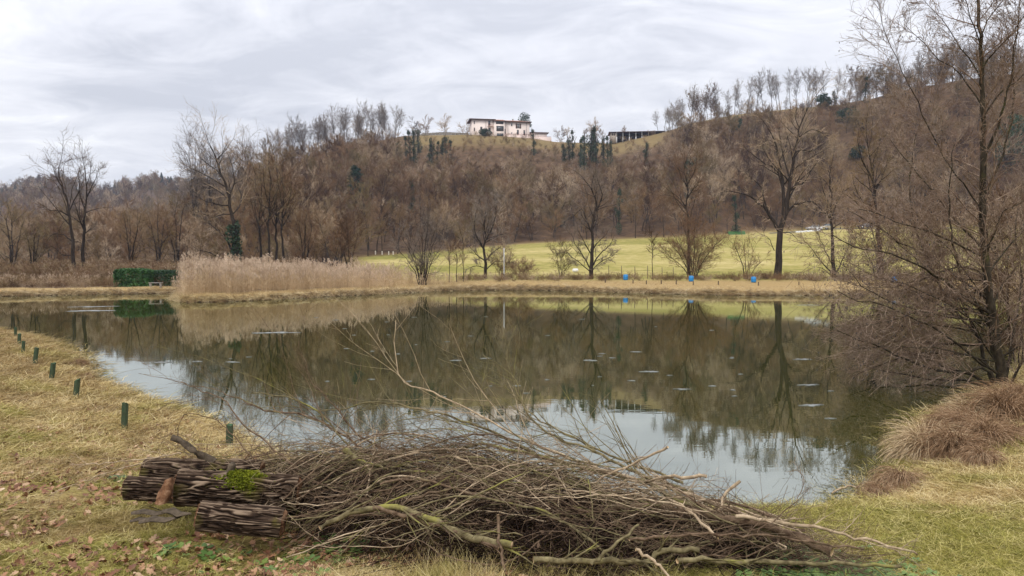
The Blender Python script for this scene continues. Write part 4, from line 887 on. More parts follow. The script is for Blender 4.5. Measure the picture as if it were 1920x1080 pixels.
# undergrowth: brown twiggy scrub
g = Geo(); P, R = walk(rng.normal(size=(16, 3)) * [.3, .3, 0], np.stack([rng.normal(size=16) * .5, rng.normal(size=16) * .5, np.ones(16)], 1), rng.uniform(.9, 1.7, 16), np.full(16, .012), 5, .12, 0, .3); g.tube(P, R, 2)
P1, R1 = subpath(P, R, 7, .15, 1, .6, .45, 4, .2, .03, .6); g.tube(P1, np.maximum(R1, .005), 2); P2, _ = subpath(P1, R1, 5, .1, 1, .6, .6, 3, .2, .03, .6); g.tri_twigs(P2[:, 0], P2[:, -1], np.full(len(P2), .011))
SCRUB = g.build('scrub_source', M_TWIG, link=False)
n = 11000; x = rng.uniform(-75, 75, n); y = rng.uniform(58, 112, n); q = 960 + F * x / y; sd = pond_sd(x, y)
k = ((q < 560) & (y > 60) & (sd > 3.4) & (q < 340)) | ((q < 560) & (y > 70) & (sd > 5)) | ((q > 860) & (y > 75.5 + rng.normal(size=n) * .4) & (y < 79.5) & (sd > 2)); x, y, q = x[k], y[k], q[k]
ss = np.where(q < 600, rng.uniform(.6, 1.5, len(q)) * np.where(y < 70, .55, 1), rng.uniform(.3, .75, len(q)))
scatter('scrub', SCRUB, np.stack([x, y, terrain(x, y) - .05], 1), rz(len(x)), ss, 'tangled brown undergrowth along the meadow foot and wood edge', 'undergrowth')

def hedge(label, px0, px1, yt, yb, Yd, mat, n, seed):
    r0 = at(px0, yb, Yd); r1 = at(px1, yb, Yd); z = zg((r0[0] + r1[0]) / 2, Yd); h = at(px0, yt, Yd)[2] - z; w = r1[0] - r0[0]
    global rng; rng = np.random.default_rng(seed)
    o = empty('clipped_hedge', ((r0[0] + r1[0]) / 2, Yd, z)); a, b = Geo(), Geo()
    P, R = walk(np.stack([rng.uniform(-w / 2, w / 2, 14), rng.normal(size=14) * .3, np.zeros(14)], 1), np.stack([rng.normal(size=14) * .2, rng.normal(size=14) * .2, np.ones(14)], 1), np.full(14, h * .85), np.full(14, .03), 5, .1, 0); a.tube(P, R, 4); a.build('stem', M_TRUNK, o)
    c_ = np.stack([rng.uniform(-1, 1, n), rng.uniform(-1, 1, n), rng.uniform(0, 1, n)], 1); e = rng.integers(0, 3, n); sg = np.sign(rng.normal(size=n))
    c_[:, 0] = np.where(e == 0, sg * (1 - rng.random(n) * .12), c_[:, 0]); c_[:, 1] = np.where(e == 1, sg * (1 - rng.random(n) * .25), c_[:, 1]); c_[:, 2] = np.where(e == 2, 1 - rng.random(n) * .2, c_[:, 2])
    lump = .10 * (fbm(c_[:, 0] * 4, c_[:, 2] * 3 + c_[:, 1], 3, seed) - .4); c_ = c_ * [w / 2, .65, h] * (1 + lump[:, None] * [1, 2, 1.4])
    c_[:, 2] *= 1 - .06 * np.abs(c_[:, 0] / w * 2) ** 4
    b.cards(c_, .15 * rng.uniform(.6, 1.5, n), aspect=.5); b.build('foliage', mat, o); tag(o, label, 'hedge'); return o
hedge('bright green clipped laurel hedge on the far left bank', 221, 283, 504, 541, 64.5, M_HEDGE, 9000, 5)
hedge('darker green hedge block next to the reeds on the far left bank', 282, 336, 507, 541, 66, M_HEDGE2, 7000, 6)
M_PLANK = plain('weathered_plank', (.42, .38, .33), .8, .2, .15, 6)
b0 = at(292, 538, 63.2); b0[2] = zg(b0[0], b0[1]); bn = empty('bench', b0); tag(bn, 'low pale plank bench in front of the darker hedge', 'bench')
for k, y in enumerate((-.17, -.055, .06)):
    g = Geo(); g.box((-.55, y, .40), (.55, y + .10, .44)); g.build('seat_plank', M_PLANK, bn)
for x in (-.45, .40):
    g = Geo(); g.box((x, -.15, -.05), (x + .06, -.08, .397)); g.box((x, .07, -.05), (x + .06, .13, .397)); g.build('leg', M_PLANK, bn)

M_BLUE = plain('blue_plastic', (.015, .21, .52), .38, .5, .05, 4); M_BLUE2 = plain('blue_lid', (.02, .26, .58), .4, .5, .05, 4); M_DARK = plain('dark_fitting', (.03, .03, .035), .5, .4, .1, 4)
prof = [(.0, .0), (.18, .0), (.205, .03), (.21, .1), (.215, .115), (.21, .13), (.215, .26), (.222, .275), (.215, .29), (.208, .40), (.19, .44), (.17, .455)]
def lathe(g, prof, n=20, c=(0, 0, 0)):
    a = np.arange(n) * 2 * math.pi / n; V = np.array([[(c[0] + r * math.cos(x), c[1] + r * math.sin(x), c[2] + z) for x in a] for r, z in prof])
    base = np.arange(len(prof) - 1)[:, None] * n; j = np.arange(n)[None]; g.add(V, np.stack([base + j, base + (j + 1) % n, base + n + (j + 1) % n, base + n + j], -1).reshape(-1, 4)); return g
gb = lathe(Geo(), prof); gl_ = lathe(Geo(), [(.0, .49), (.10, .488), (.185, .475), (.192, .462), (.192, .43), (.178, .43)])
gh = Geo(); hp = np.array([[(-.1, 0, .485), (-.07, 0, .53), (.07, 0, .53), (.1, 0, .485)]]); gh.tube(hp, np.full((1, 4), .012), 6)
me_b, me_l, me_h = gb.mesh('barrel_body', M_BLUE, True), gl_.mesh('lid', M_BLUE2, True), gh.mesh('handle', M_DARK, True)
for q, y, lb in [(1173, 519.5, 'small blue barrel on the far bank, leftmost of the row'), (1296, 520, 'small blue barrel on the far bank by the dense pinkish bush'), (1413, 524, 'small blue barrel on the far bank left of the great oak'), (1677, 525, 'small blue barrel on the far bank behind the alder twigs')]:
    Yd = {1173: 77, 1296: 75, 1413: 73.5, 1677: 73.5}[q]; p = at(q, y, Yd); z = zg(p[0], p[1]); s = 9.6 / F * Yd / .44
    o = empty('blue_barrel', (p[0], p[1], z), rng.random() * 6, s); inst('body', me_b, o); l = inst('lid', me_l, o); inst('handle', me_h, l); tag(o, lb, 'barrel', 'blue barrels along the far bank')

M_POST = barkmat('post_wood', (.045, .055, .035), (.14, .15, .09), moss=(.05, .10, .05), scale=16, stretch=.3, mossmin=.4)
M_STAKE = plain('stake_wood', (.16, .12, .08), .9, .1, .2, 12)
def stake(name, px, ytop, ybot, zgr=None, wpx=8, label='', group=None, mat=None, cat='post', lean=0.0, Yd=None):
    global rng
    if Yd is None:
        Yd = 12.0
        for _ in range(30):
            p = at(px, ybot, Yd); e = zg(p[0], p[1]) - p[2]
            r_ = ray(px, ybot); Yd = Yd - (e) / max(-r_[2] / r_[1], .01) * .6; Yd = min(max(Yd, 2), 60)
    p = at(px, ybot, Yd); z = zg(p[0], p[1]); top = at(px, ytop, Yd)[2]; h = top - z; w = wpx / F * Yd / 2
    g = Geo(); n = 5; zs = np.linspace(-.3, h, n); ring = []
    for k_, zz_ in enumerate(zs):
        s = 1 + .05 * rng.normal(); ring.append(np.array([(w * s, w * .85, zz_), (-w, w * s, zz_), (-w * s, -w, zz_), (w, -w * .9, zz_)]) + [lean * max(zz_, 0), 0, 0])
    ring[-1][:, 2] += rng.normal(size=4) * w * .35
    V = np.concatenate(ring); base = np.arange(n - 1)[:, None] * 4; j = np.arange(4)[None]; g.add(V, np.stack([base + j, base + (j + 1) % 4, base + 4 + (j + 1) % 4, base + 4 + j], -1).reshape(-1, 4)); g.add(ring[-1], [(0, 1, 2, 3)])
    o = g.build(name, mat or M_POST, loc=(p[0], p[1], z)); o.rotation_euler[2] = rng.uniform(-.3, .3); tag(o, label, cat, group); return o
ords = ['nearest', 'second nearest', 'third nearest', 'fourth nearest', 'fifth nearest', 'sixth nearest', 'seventh nearest', 'farthest but one', 'farthest']
for k, (q, yt, yb, w_, ln) in enumerate([(233, 753, 806, 9, .05), (142, 712, 748, 7.5, .12), (96, 681, 717, 6.5, .14), (65, 652, 686, 6, .12), (43, 639, 664, 4.5, .08), (36, 626, 648, 4.2, .05), (29, 614, 633, 3.8, .03), (24, 604, 616, 3.2, 0), (20, 602, 612, 2.6, 0)]):
    stake('wooden_post', q, yt, yb, None, w_, ords[k] + ' mossy green post in the line on the left bank', 'posts on the left bank', lean=ln)
stake('wooden_post', 430, 795, 842, None, 9.5, 'dark post wrapped in twigs behind the logs', None, lean=.03)
for k, q in enumerate([1135, 1187, 1212, 1240, 1268, 1300, 1347, 1422, 1498, 1590]):
    Yd = np.interp(q, [1100, 1300, 1600], [74.2, 69.5, 68]); p = at(q, 530, Yd); z = zg(p[0], p[1]); yb = HOR - (z - EYE) / Yd * F
    stake('small_stake', q, yb - 7, yb, None, 1.9, 'short thin stake standing on the dry far bank', 'stakes on the dry far bank', M_STAKE, 'stake', Yd=Yd)
fo = empty('meadow_fence', at(1150, 520, 81)); fo.location[2] = zg(fo.location[0], 81); tag(fo, 'thin wooden post fence along the foot of the meadow', 'fence')
fp = []
for q in (1141, 1165, 1190, 1214, 1241, 1262):
    p = at(q, 520, 81); z = zg(p[0], 81); g = Geo(); x = p[0] - fo.location[0]; dz = z - fo.location[2]; hh = rng.uniform(1.1, 1.5); g.tube(np.array([[(x, 0, dz - .3), (x + .03, 0, dz + hh * .5), (x + .01, 0, dz + hh)]]), np.array([[.045, .042, .035]]), 6, cap=True); g.build('post', M_STAKE, fo); fp.append((x, dz))
for zz_ in (.45, .9):
    for a, b in zip(fp[:-1], fp[1:]):
        g = Geo(); g.tube(np.array([[(a[0], .05, a[1] + zz_), ((a[0] + b[0]) / 2, .05, (a[1] + b[1]) / 2 + zz_ - .03), (b[0], .05, b[1] + zz_)]]), np.full((1, 3), .006), 3); g.build('wire', M_DARK, fo)
g = Geo(); g.tube(np.array([[(0, 0, -.3), (0, 0, 1.6), (0, 0, 3.3)]]), np.full((1, 3), .035), 8, cap=True); p = at(945, 522, 77.5); tag(g.build('white_pole', M_WHITE, loc=(p[0], p[1], zg(p[0], p[1]))), 'thin white pole standing right of the rounded tree', 'pole')
M_GREENTARP = plain('green_tarp', (.04, .12, .03), .6, .3, .1, 1)
a, b = at(1366, 440, 204), at(1398, 440, 204); g = Geo(); n = 16
for k in range(n):
    x0 = a[0] + (b[0] - a[0]) * k / n; x1 = a[0] + (b[0] - a[0]) * (k + 1) / n; z0 = zg(x0, 204) + .0; z1 = zg(x1, 204)
    g.add([(x0, 204, z0), (x1, 204, z1), (x1, 204.6, z1 + .95 + .03 * math.sin(k + 1)), (x0, 204.6, z0 + .95 + .03 * math.sin(k)), (x0, 207, z0 + .9), (x1, 207, z1 + .9)], [(0, 1, 2, 3), (3, 2, 5, 4)])
tag(g.build('green_tarpaulin', M_GREENTARP), 'strip of bright green tarpaulin at the wood edge left of the great oak', 'tarpaulin')
# track with white kerb wall and the vehicles
M_ASPH = plain('track', (.16, .145, .12), .95, .1, .15, .8); M_CONC = plain('pale_concrete', (.72, .72, .70), .8, .2, .06, 1)
g = Geo(); qs = np.linspace(1440, 1790, 60); Lft, Rgt = [], []
def track(q): Yd = np.interp(q, BASE[0], BASE[2]) - 4.5 ; return Yd
for q in qs:
    Yd = track(q); x = (q - 960) / F * Yd
    Lft.append((x, Yd - 1.6, zg(x, Yd - 1.6) + .12)); Rgt.append((x * (Yd + 1.6) / Yd, Yd + 1.6, zg(x, Yd + 1.6) + .12))
V = np.array([v for ab in zip(Lft, Rgt) for v in ab]); i_ = np.arange(len(qs) - 1)[:, None] * 2; g.add(V, np.concatenate([i_ + [0, 2, 3, 1]]))
tag(g.build('road', M_ASPH), 'narrow track along the top edge of the meadow', 'road', kind='structure')
g = Geo(); qs = np.linspace(1493, 1537, 8)
for k in range(7):
    pa, pb = [(at(q, 430, track(q) - 2.6)) for q in (qs[k], qs[k + 1])]; za, zb_ = zg(pa[0], pa[1]), zg(pb[0], pb[1]); y = (pa[1] + pb[1]) / 2; V = []
    for (x, z) in ((pa[0], za), (pb[0] - .02, zb_)):
        for dy in (0, .3):
            V += [(x, y + dy, z - .3), (x, y + dy, z + .42)]
    g.add(V, [(0, 4, 5, 1), (2, 3, 7, 6), (1, 5, 7, 3), (0, 1, 3, 2), (4, 6, 7, 5)])
tag(g.build('kerb_wall', M_CONC), 'low white concrete edge beside the track in front of the white car', 'wall')
m, t = newmat('car_paint_white'); M_CARW = m; surf(t, (.72, .73, .75), .25, .5, extra={'Coat Weight': .5})
m, t = newmat('car_paint_dark'); M_CARD = m; surf(t, (.03, .035, .045), .25, .5, extra={'Coat Weight': .5})
m, t = newmat('car_paint_beige'); M_CARB = m; surf(t, (.42, .36, .26), .35, .5)
m, t = newmat('headlight'); M_LAMP = m; surf(t, (.75, .75, .75), .1, .8)
def car(q, ybot, paint, label, hd, suv=False, s=1.0):
    Yd = track(q); p = at(q, ybot, Yd); z = zg(p[0], p[1]) + .12
    o = empty('parked_car', (p[0], p[1], z), hd, s); tag(o, label, 'car')
    hh = 1.15 if suv else 1.0; L = 2.15
    def loft(prof_b, prof_t, y0, y1, yt, mat, nm, par):
        pass
    body = [(-L, .35), (-L, .75), (-L + .12, .88), (-1.35, .93 * hh), (1.0, .93 * hh), (1.9, .82 * hh), (L, .68), (L + .02, .35)]
    g = Geo(); Wd = .86; V = []; 
    secs = [(-Wd, .94, -.06), (-Wd * .99, 1.0, 0), (-Wd * .55, 1.0, .03), (Wd * .55, 1.0, .03), (Wd * .99, 1.0, 0), (Wd, .94, -.06)]
    for yy, sc_, dz in secs: V.append([(x * sc_, yy, zz_ + (dz if zz_ > .6 else 0)) for x, zz_ in body])
    V = np.array(V); nb = len(body); ns = len(secs)
    i = np.arange(ns - 1)[:, None] * nb; j = np.arange(nb)[None]; g.add(V.reshape(-1, 3), np.stack([i + j, i + (j + 1) % nb, i + nb + (j + 1) % nb, i + nb + j], -1).reshape(-1, 4))
    for side in (0, ns - 1): g.add(V[side], [(0, 1, 2, 3), (0, 3, 4, 7), (4, 5, 6, 7)])
    g.build('body', paint, o, False)
    top = [(-1.75, .90 * hh), (-1.35, 1.36 * hh), (-.4, 1.44 * hh), (.35, 1.40 * hh), (1.15, .92 * hh)]
    g = Geo(); V = []
    for yy, ins in ((-.80, 0), (-.62, 1), (.62, 1), (.80, 0)): V.append([(x, yy, zz_ if ins or zz_ < 1 * hh else zz_ - .38 * hh * 1.0) for x, zz_ in top])
    V = np.array([[(x, -.82, min(zz_, .95 * hh)) for x, zz_ in top], [(x, -.64, zz_) for x, zz_ in top], [(x, .64, zz_) for x, zz_ in top], [(x, .82, min(zz_, .95 * hh)) for x, zz_ in top]])
    i = np.arange(3)[:, None] * 5; j = np.arange(4)[None]; g.add(V.reshape(-1, 3), np.stack([i + j, i + j + 1, i + 5 + j + 1, i + 5 + j], -1).reshape(-1, 4)); g.build('window', M_GLASS, o)
    g = Geo(); g.box((-1.35, -.63, 1.40 * hh), (.36, .63, 1.46 * hh))
    g.build('roof', paint, o)
    for x in (-1.32, 1.32):
        for y in (-.80, .80):
            g = Geo(); g.tube(np.array([[(x, y - .10, .32), (x, y + .10, .32)]]), np.full((1, 2), .32), 16, cap=True, frame=np.array([0, 0, 1.])); wh = g.build('wheel', M_DARK, o)
            g = Geo(); g.tube(np.array([[(x, y - .115, .32), (x, y + .115, .32)]]), np.full((1, 2), .19), 12, cap=True, frame=np.array([0, 0, 1.])); g.build('rim', M_WHITE, wh)
    for y in (-.62, .62):
        g = Geo(); g.box((L - .06, y - .16, .60), (L + .035, y + .16, .72)); g.build('headlight', M_LAMP, o)
    return o
car(1526, 426, M_CARW, 'white car parked on the track at the top of the meadow', math.pi + .15)
car(1550, 426, M_CARB, 'beige vehicle standing close behind the white car', math.pi + .5, True, .9)
car(1622, 422, M_CARD, 'dark car parked on the track behind the alder twigs', math.pi + .1)
M_GUARD = plain('pale_guard', (.62, .56, .46), .8, .1, .1, 3)
for k, q in enumerate((704, 716, 728, 736)):
    p = at(q, 478, 168); g = Geo(); g.tube(np.array([[(0, 0, -.2), (0, 0, .35), (0, 0, .8)]]), np.array([[.14, .13, .12]]), 8, cap=True); tag(g.build('tree_guard', M_GUARD, loc=(p[0], 168 + k * .3, zg(p[0], 168 + k * .3))), 'pale sapling guard at the left tip of the meadow', 'tree guard', 'pale guards at the meadow tip')
g = Geo(); d = np.array([(math.cos(a_) * math.cos(b_), math.sin(a_) * math.cos(b_), math.sin(b_)) for b_ in (-.9, -.3, .3, .9) for a_ in np.arange(10) * .6283]) * [.42, .36, .28] * rng.uniform(.85, 1.1, (40, 1)); i = np.arange(3)[:, None] * 10; j = np.arange(10)[None]
g.add(d, np.stack([i + j, i + (j + 1) % 10, i + 10 + (j + 1) % 10, i + 10 + j], -1).reshape(-1, 4)); g.add(d[30:], [tuple(range(k, k + 1)) + (0,) + (k + 1,) for k in range(1, 9)])
p = at(1079, 500, 95); tag(g.build('pale_item', M_CONC, loc=(p[0], 95, zg(p[0], 95) + .3)), 'pale grey boulder behind the wide bushy tree', 'item')  # stands in for a pale grey thing that is not identified
# ------------------------------------------------------------------ foreground alder
rng = np.random.default_rng(77)
Ya = 13.6
def alder_limbs():
    L = [([(1884, 722), (1876, 690), (1867, 655), (1861, 604), (1855, 559), (1848, 493), (1844, 437), (1842, 370), (1844, 296), (1843, 204), (1840, 111), (1836, 30), (1833, -90)], .105, .018),
         ([(1868, 722), (1848, 676), (1826, 622), (1800, 592), (1781, 568), (1759, 528), (1740, 490), (1726, 450), (1714, 410), (1706, 340), (1718, 250)], .038, .009),
         ([(1876, 715), (1850, 690), (1800, 700), (1740, 690), (1680, 664), (1620, 640), (1570, 620)], .04, .008),
         ([(1880, 720), (1830, 706), (1776, 690), (1720, 664), (1660, 650), (1600, 652), (1580, 640)], .035, .008),
         ([(1864, 640), (1820, 648), (1770, 645), (1700, 640), (1640, 632), (1585, 600)], .03, .007),
         ([(1859, 590), (1810, 560), (1760, 520), (1710, 490), (1650, 470), (1600, 462), (1560, 440)], .032, .007),
         ([(1856, 560), (1800, 525), (1740, 480), (1690, 455), (1640, 420), (1590, 395)], .03, .007),
         ([(1848, 482), (1800, 462), (1750, 437), (1700, 422), (1650, 402), (1610, 392)], .026, .006),
         ([(1846, 470), (1810, 430), (1780, 400), (1740, 350), (1700, 300), (1670, 262)], .026, .006),
         ([(1843, 400), (1810, 350), (1775, 300), (1740, 240), (1716, 180), (1690, 130), (1660, 60), (1645, 0)], .016, .004),
         ([(1842, 200), (1815, 160), (1790, 128), (1760, 112), (1730, 80), (1695, 45)], .018, .004),
         ([(1841, 150), (1818, 112), (1790, 70), (1760, 30), (1732, 0)], .017, .004), ([(1840, 90), (1826, 50), (1812, 0), (1808, -60)], .014, .004), ([(1838, 70), (1858, 30), (1880, 0), (1900, -40)], .014, .004),
         ([(1842, 130), (1870, 90), (1900, 60), (1940, 0)], .018, .005), ([(1843, 220), (1880, 170), (1910, 150), (1950, 100)], .02, .005), ([(1845, 300), (1870, 240), (1895, 150), (1905, 60), (1918, -30)], .03, .006),
         ([(1845, 380), (1880, 290), (1898, 210), (1903, 100), (1905, 40)], .026, .006), ([(1850, 520), (1885, 470), (1920, 430), (1970, 380)], .024, .006), ([(1850, 480), (1880, 400), (1920, 380), (1960, 330)], .024, .006),
         ([(1858, 575), (1890, 520), (1930, 470), (1980, 420)], .026, .006), ([(1866, 640), (1900, 600), (1940, 580), (1990, 560)], .024, .006), ([(1872, 670), (1910, 650), (1950, 630), (2000, 600)], .024, .006),
         ([(1862, 610), (1830, 570), (1800, 520), (1790, 470), (1780, 400), (1782, 330), (1790, 270)], .03, .006), ([(1870, 700), (1820, 668), (1766, 660), (1700, 668), (1640, 690), (1600, 704)], .026, .006),
         ([(1872, 712), (1820, 716), (1760, 712), (1690, 700), (1630, 690), (1590, 668)], .024, .006), ([(1850, 690), (1790, 640), (1720, 600), (1650, 570), (1590, 560), (1570, 545)], .026, .006),
         ([(1852, 520), (1810, 500), (1770, 506), (1710, 530), (1640, 540), (1590, 530)], .022, .005), ([(1861, 604), (1820, 600), (1760, 590), (1690, 570), (1630, 545), (1585, 500)], .024, .005),
         ([(1880, 716), (1896, 660), (1905, 600), (1915, 520), (1905, 440), (1915, 350)], .035, .008), ([(1886, 718), (1910, 690), (1935, 640), (1960, 560)], .03, .008), ([(1830, 625), (1800, 560), (1770, 500), (1756, 440), (1760, 380)], .02, .005),
         ([(1790, 590), (1740, 560), (1680, 530), (1620, 510), (1580, 480)], .02, .005)]
    r = np.random.default_rng(3)
    for k in range(11):
        a = r.uniform(.2, 2.2); x0, y0 = 1884 - a * 20, 716 - a * 90; x1, y1 = r.uniform(1560, 1740), r.uniform(400, 725) - a * 20; m_ = r.uniform(-30, 30)
        L.append(([(x0, y0), (x0 + (x1 - x0) * .35, y0 + (y1 - y0) * .3 - 18 + m_ * .3), (x0 + (x1 - x0) * .7, y0 + (y1 - y0) * .7 - 14 + m_ * .5), (x1, y1)], r.uniform(.014, .024), .004))
    return L
rngA = rng
def alder():
    global rng; rng = np.random.default_rng(77)
    L = alder_limbs(); base = at(1880, 718, Ya); base[2] = zg(base[0], base[1]); o = empty('alder_tree', base); tr, cr, cn = Geo(), Geo(), Geo(); paths = []
    for li, (pts, ra, rb) in enumerate(L):
        p0 = np.array(pts[0], float); off = 0; best = 1e9
        for (pp, yy) in paths:
            dd = np.linalg.norm(pp - p0, axis=1); k = dd.argmin()
            if dd[k] < best: best = dd[k]; off = yy[k]
        dep = 0 if li == 0 else [-.35, .5, -.1, .25, .6, -.5, .1][li % 7]
        px_ = np.array(pts, float); Ln = np.r_[0, np.cumsum(np.linalg.norm(np.diff(px_, axis=0), axis=1))] / F * Ya; yy = off + dep * Ln * (.7 + .3 * rng.random())
        W3 = np.array([at(a, b, Ya + y_) for (a, b), y_ in zip(px_, yy)]) - base
        if pts[0][1] > 710: W3[0, 2] = min(W3[0, 2], .0) - .12
        K = max(8, int(Ln[-1] * 5)); Q = resample(W3, K); Q[1:-1] += rng.normal(size=(K - 2, 3)) * .012
        rr = ra + (rb - ra) * np.linspace(0, 1, K) ** .75
        if li == 0: rr[0] *= 1.5; rr[1] *= 1.15
        tr.tube(Q[None], rr[None], 10 if ra > .05 else 6)
        fr = np.linspace(0, Ln[-1], K); paths.append((np.stack([np.interp(fr, Ln, px_[:, 0]), np.interp(fr, Ln, px_[:, 1])], 1), np.interp(fr, Ln, yy)))
        n1 = int((30 if li else 46) * max(1, Ln[-1] / 2.4)); n1 = min(n1, 64)
        P1, R1 = subpath(Q[None], rr[None], n1, .22 if li else .12, 1, .8, .26 if li else .13, 6, .10, .015, .42, .45, .35, bias=(-.35, 0, .1), lmin=.22); R1 = np.clip(R1, .0035, .012); cr.tube(P1, R1, 4)
        P2, R2 = subpath(P1, R1, 6, .15, .95, .7, .50, 4, .13, .02, .6, .3, .3, lmin=.15); cr.tube(P2, np.clip(R2, .0022, .005), 3)
        P3, R3 = subpath(P2, R2, 3, .2, 1, .7, .6, 3, .14, .02, .6, .3, .3, lmin=.10); cr.tube(P3, np.clip(R3, .0021, .003), 2)
        # little dark cones and catkins on the twigs
        e = rng.random(len(P2)) < (.16 if li != 2 else .05); c0 = P2[e, -1]; m_ = len(c0)
        if m_:
            seg = np.stack([c0, c0 + [0, 0, -.009], c0 + [0, 0, -.026], c0 + [0, 0, -.034]], 1) + rng.normal(size=(m_, 1, 3)) * .004; cn.tube(seg, np.full((m_, 4), .0075) * [.3, 1, .95, .2], 5)
    tr.build('trunk', M_ALDER, o, True); cr.build('crown', M_ALDERTWIG, o); cn.build('cones', M_DARK, o)
    tag(o, 'bare alder with many low spreading twigs leaning over the right shore', 'tree')
alder()
# undershrub at the alder foot
hero('shore_shrub', 'thin brown shrub behind the alder foot at the right frame edge', 17, [([(q0, 700), (q0 + d_ * .5, 620), (q0 + d_, y1)], .02, .006) for q0, d_, y1 in ((1892, -50, 500), (1898, -10, 470), (1905, 20, 480), (1912, 40, 500), (1900, -80, 560), (1915, 5, 450), (1908, -30, 430))],
     subs=(12, 6, 6), seed=21, w=.005, cat='shrub', l1=.3, lmin=.3)
hero('shore_shrub', 'rusty scrubby bush on the right shore beyond the alder', 24, [([(q0, 648), (q0 + d_ * .5, 560), (q0 + d_, y1)], .025, .008) for q0, d_, y1 in ((1915, -60, 440), (1925, -20, 420), (1935, 0, 430), (1945, 30, 450), (1918, -90, 500))],
     subs=(12, 7, 7), seed=22, w=.007, cat='shrub', l1=.3, lmin=.4, twig_mat=M_TWIG)

# ------------------------------------------------------------------ sedge tussocks on the right shore
def tussock_mesh(seed, n, R, H, droop, mat, aim=None):
    global rng; rng = np.random.default_rng(seed); g = Geo()
    a_ = rng.random(n) * 6.283; rr = R * .30 * rng.random(n) ** .5; P0 = np.stack([rr * np.cos(a_), rr * np.sin(a_), H * .35 * (1 - (rr / R / .3) ** 2)], 1)
    el = rng.uniform(.35, 1.45, n); a2 = a_ + rng.normal(size=n) * .5
    if aim is not None: a2 = np.where(rng.random(n) < .45, aim + rng.normal(size=n) * .6, a2)
    d = np.stack([np.cos(a2) * np.cos(el), np.sin(a2) * np.cos(el), np.sin(el)], 1); L = R * rng.uniform(.8, 1.5, n); K = 7; P = np.zeros((n, K, 3)); P[:, 0] = P0; cur = d
    for k in range(1, K):
        cur = cur + [0, 0, -droop] + rng.normal(size=(n, 3)) * .05; cur /= np.linalg.norm(cur, axis=1, keepdims=True); P[:, k] = P[:, k - 1] + cur * (L / (K - 1))[:, None]
    P[..., 2] = np.maximum(P[..., 2], -.15 + .01 * rng.random((n, K)))
    g.tube(P, np.full((n, K), .0048) * np.array([1, 1, .95, .85, .7, .5, .2]), 2); return g.mesh('sedge_tussock', mat)
TM = [tussock_mesh(1, 1500, .62, .55, .36, M_SEDGE_T), tussock_mesh(2, 1500, .72, .5, .40, M_SEDGE, math.pi * 1.1), tussock_mesh(3, 1300, .62, .26, .55, M_SEDGE, math.pi * 1.2)]
for px_, py_, k, s, lb in [(1735, 838, 0, 1.0, 'palest fountain shaped sedge tussock at the right water edge'), (1822, 806, 1, 1.05, 'brown sedge tussock up the bank behind the pale one'), (1785, 792, 1, .85, 'sedge tussock drooping into the water behind the pale one'), (1880, 770, 1, 1.25, 'large red brown sedge tussock below the alder foot'),
                           (1918, 748, 1, 1.1, 'sedge tussock at the right frame edge beside the alder foot'), (1690, 892, 2, 1.0, 'low flattened sedge tussock nearest to the camera on the right shore'), (1650, 912, 2, .7, 'small flattened sedge clump at the corner of the pond'),
                           (1840, 850, 2, .9, 'matted sedge clump on the bank above the pale tussock'), (1850, 815, 1, .9, 'upright brown sedge tussock halfway up the bank'), (1790, 835, 1, .9, 'brown sedge tussock touching the pale one on its right'), (1815, 770, 0, .8, 'sandy sedge tussock at the water under the alder twigs'), (1900, 800, 2, 1.0, 'matted brown sedge clump on the bank under the largest tussock'), (1925, 725, 2, 1.1, 'rusty sedge clump behind the alder trunk')]:
    p = hit(px_, py_ + 22); s *= .64 if k == 0 else .56 if k == 1 else .5; o = inst('sedge_tussock', TM[k], None, (p[0], p[1], zg(p[0], p[1]) + .02), (0, 0, rng.uniform(-.5, .5)), s); tag(o, lb, 'grass tussock', 'sedge tussocks on the right shore')
for px_, py_, s, lb in [(225, 734, .38, 'small orange grass tuft at the edge of the left cove'), (150, 690, .5, 'dry grass tuft hanging over the left shore'), (140, 668, .5, 'straw tuft on the left shore below the far posts')]:
    p = gp(px_, py_, .25); o = inst('grass_tuft', TM[2], None, (p[0], p[1], zg(p[0], p[1])), (0, 0, rng.random() * 6), s); tag(o, lb, 'grass tuft')

# ------------------------------------------------------------------ logs
m, t = newmat('log_bark'); M_LOG = m; o_ = obc(t)
n = t.noise(t.mapping(o_, (.6, 1.2, 2.2)), 16, 6, .75); rg = t.n('ShaderNodeAttribute', attribute_name='ridge').outputs['Fac']
c = t.ramp(t.math('ADD', t.math('MULTIPLY', rg, .45), t.math('MULTIPLY', n, .55)), [(.27, (.006, .004, .003)), (.50, (.028, .017, .011)), (.66, (.070, .046, .031)), (.82, (.24, .175, .12))])
mo = t.ramp(t.math('ADD', t.noise(o_, 3.0, 4, .6), 0.0), [(.60, 0.0), (.68, .8)]); c = t.mix(mo, c, (.10, .085, .02)); surf(t, c, .95, .1, n, .5, .01)
M_MOSS = veg('moss', [(0, (.035, .045, .006)), (.5, (.13, .15, .014)), (1, (.31, .32, .03))], 14, .3, .95, .05)
m, t = newmat('log_end'); M_END = m; o_ = obc(t); n = t.noise(t.mapping(o_, (1, 1, 1)), 16, 6, .7)
surf(t, t.ramp(n, [(.35, (.06, .028, .016)), (.5, (.19, .095, .05)), (.65, (.36, .22, .13))]), .9, .1, n, .6, .01)
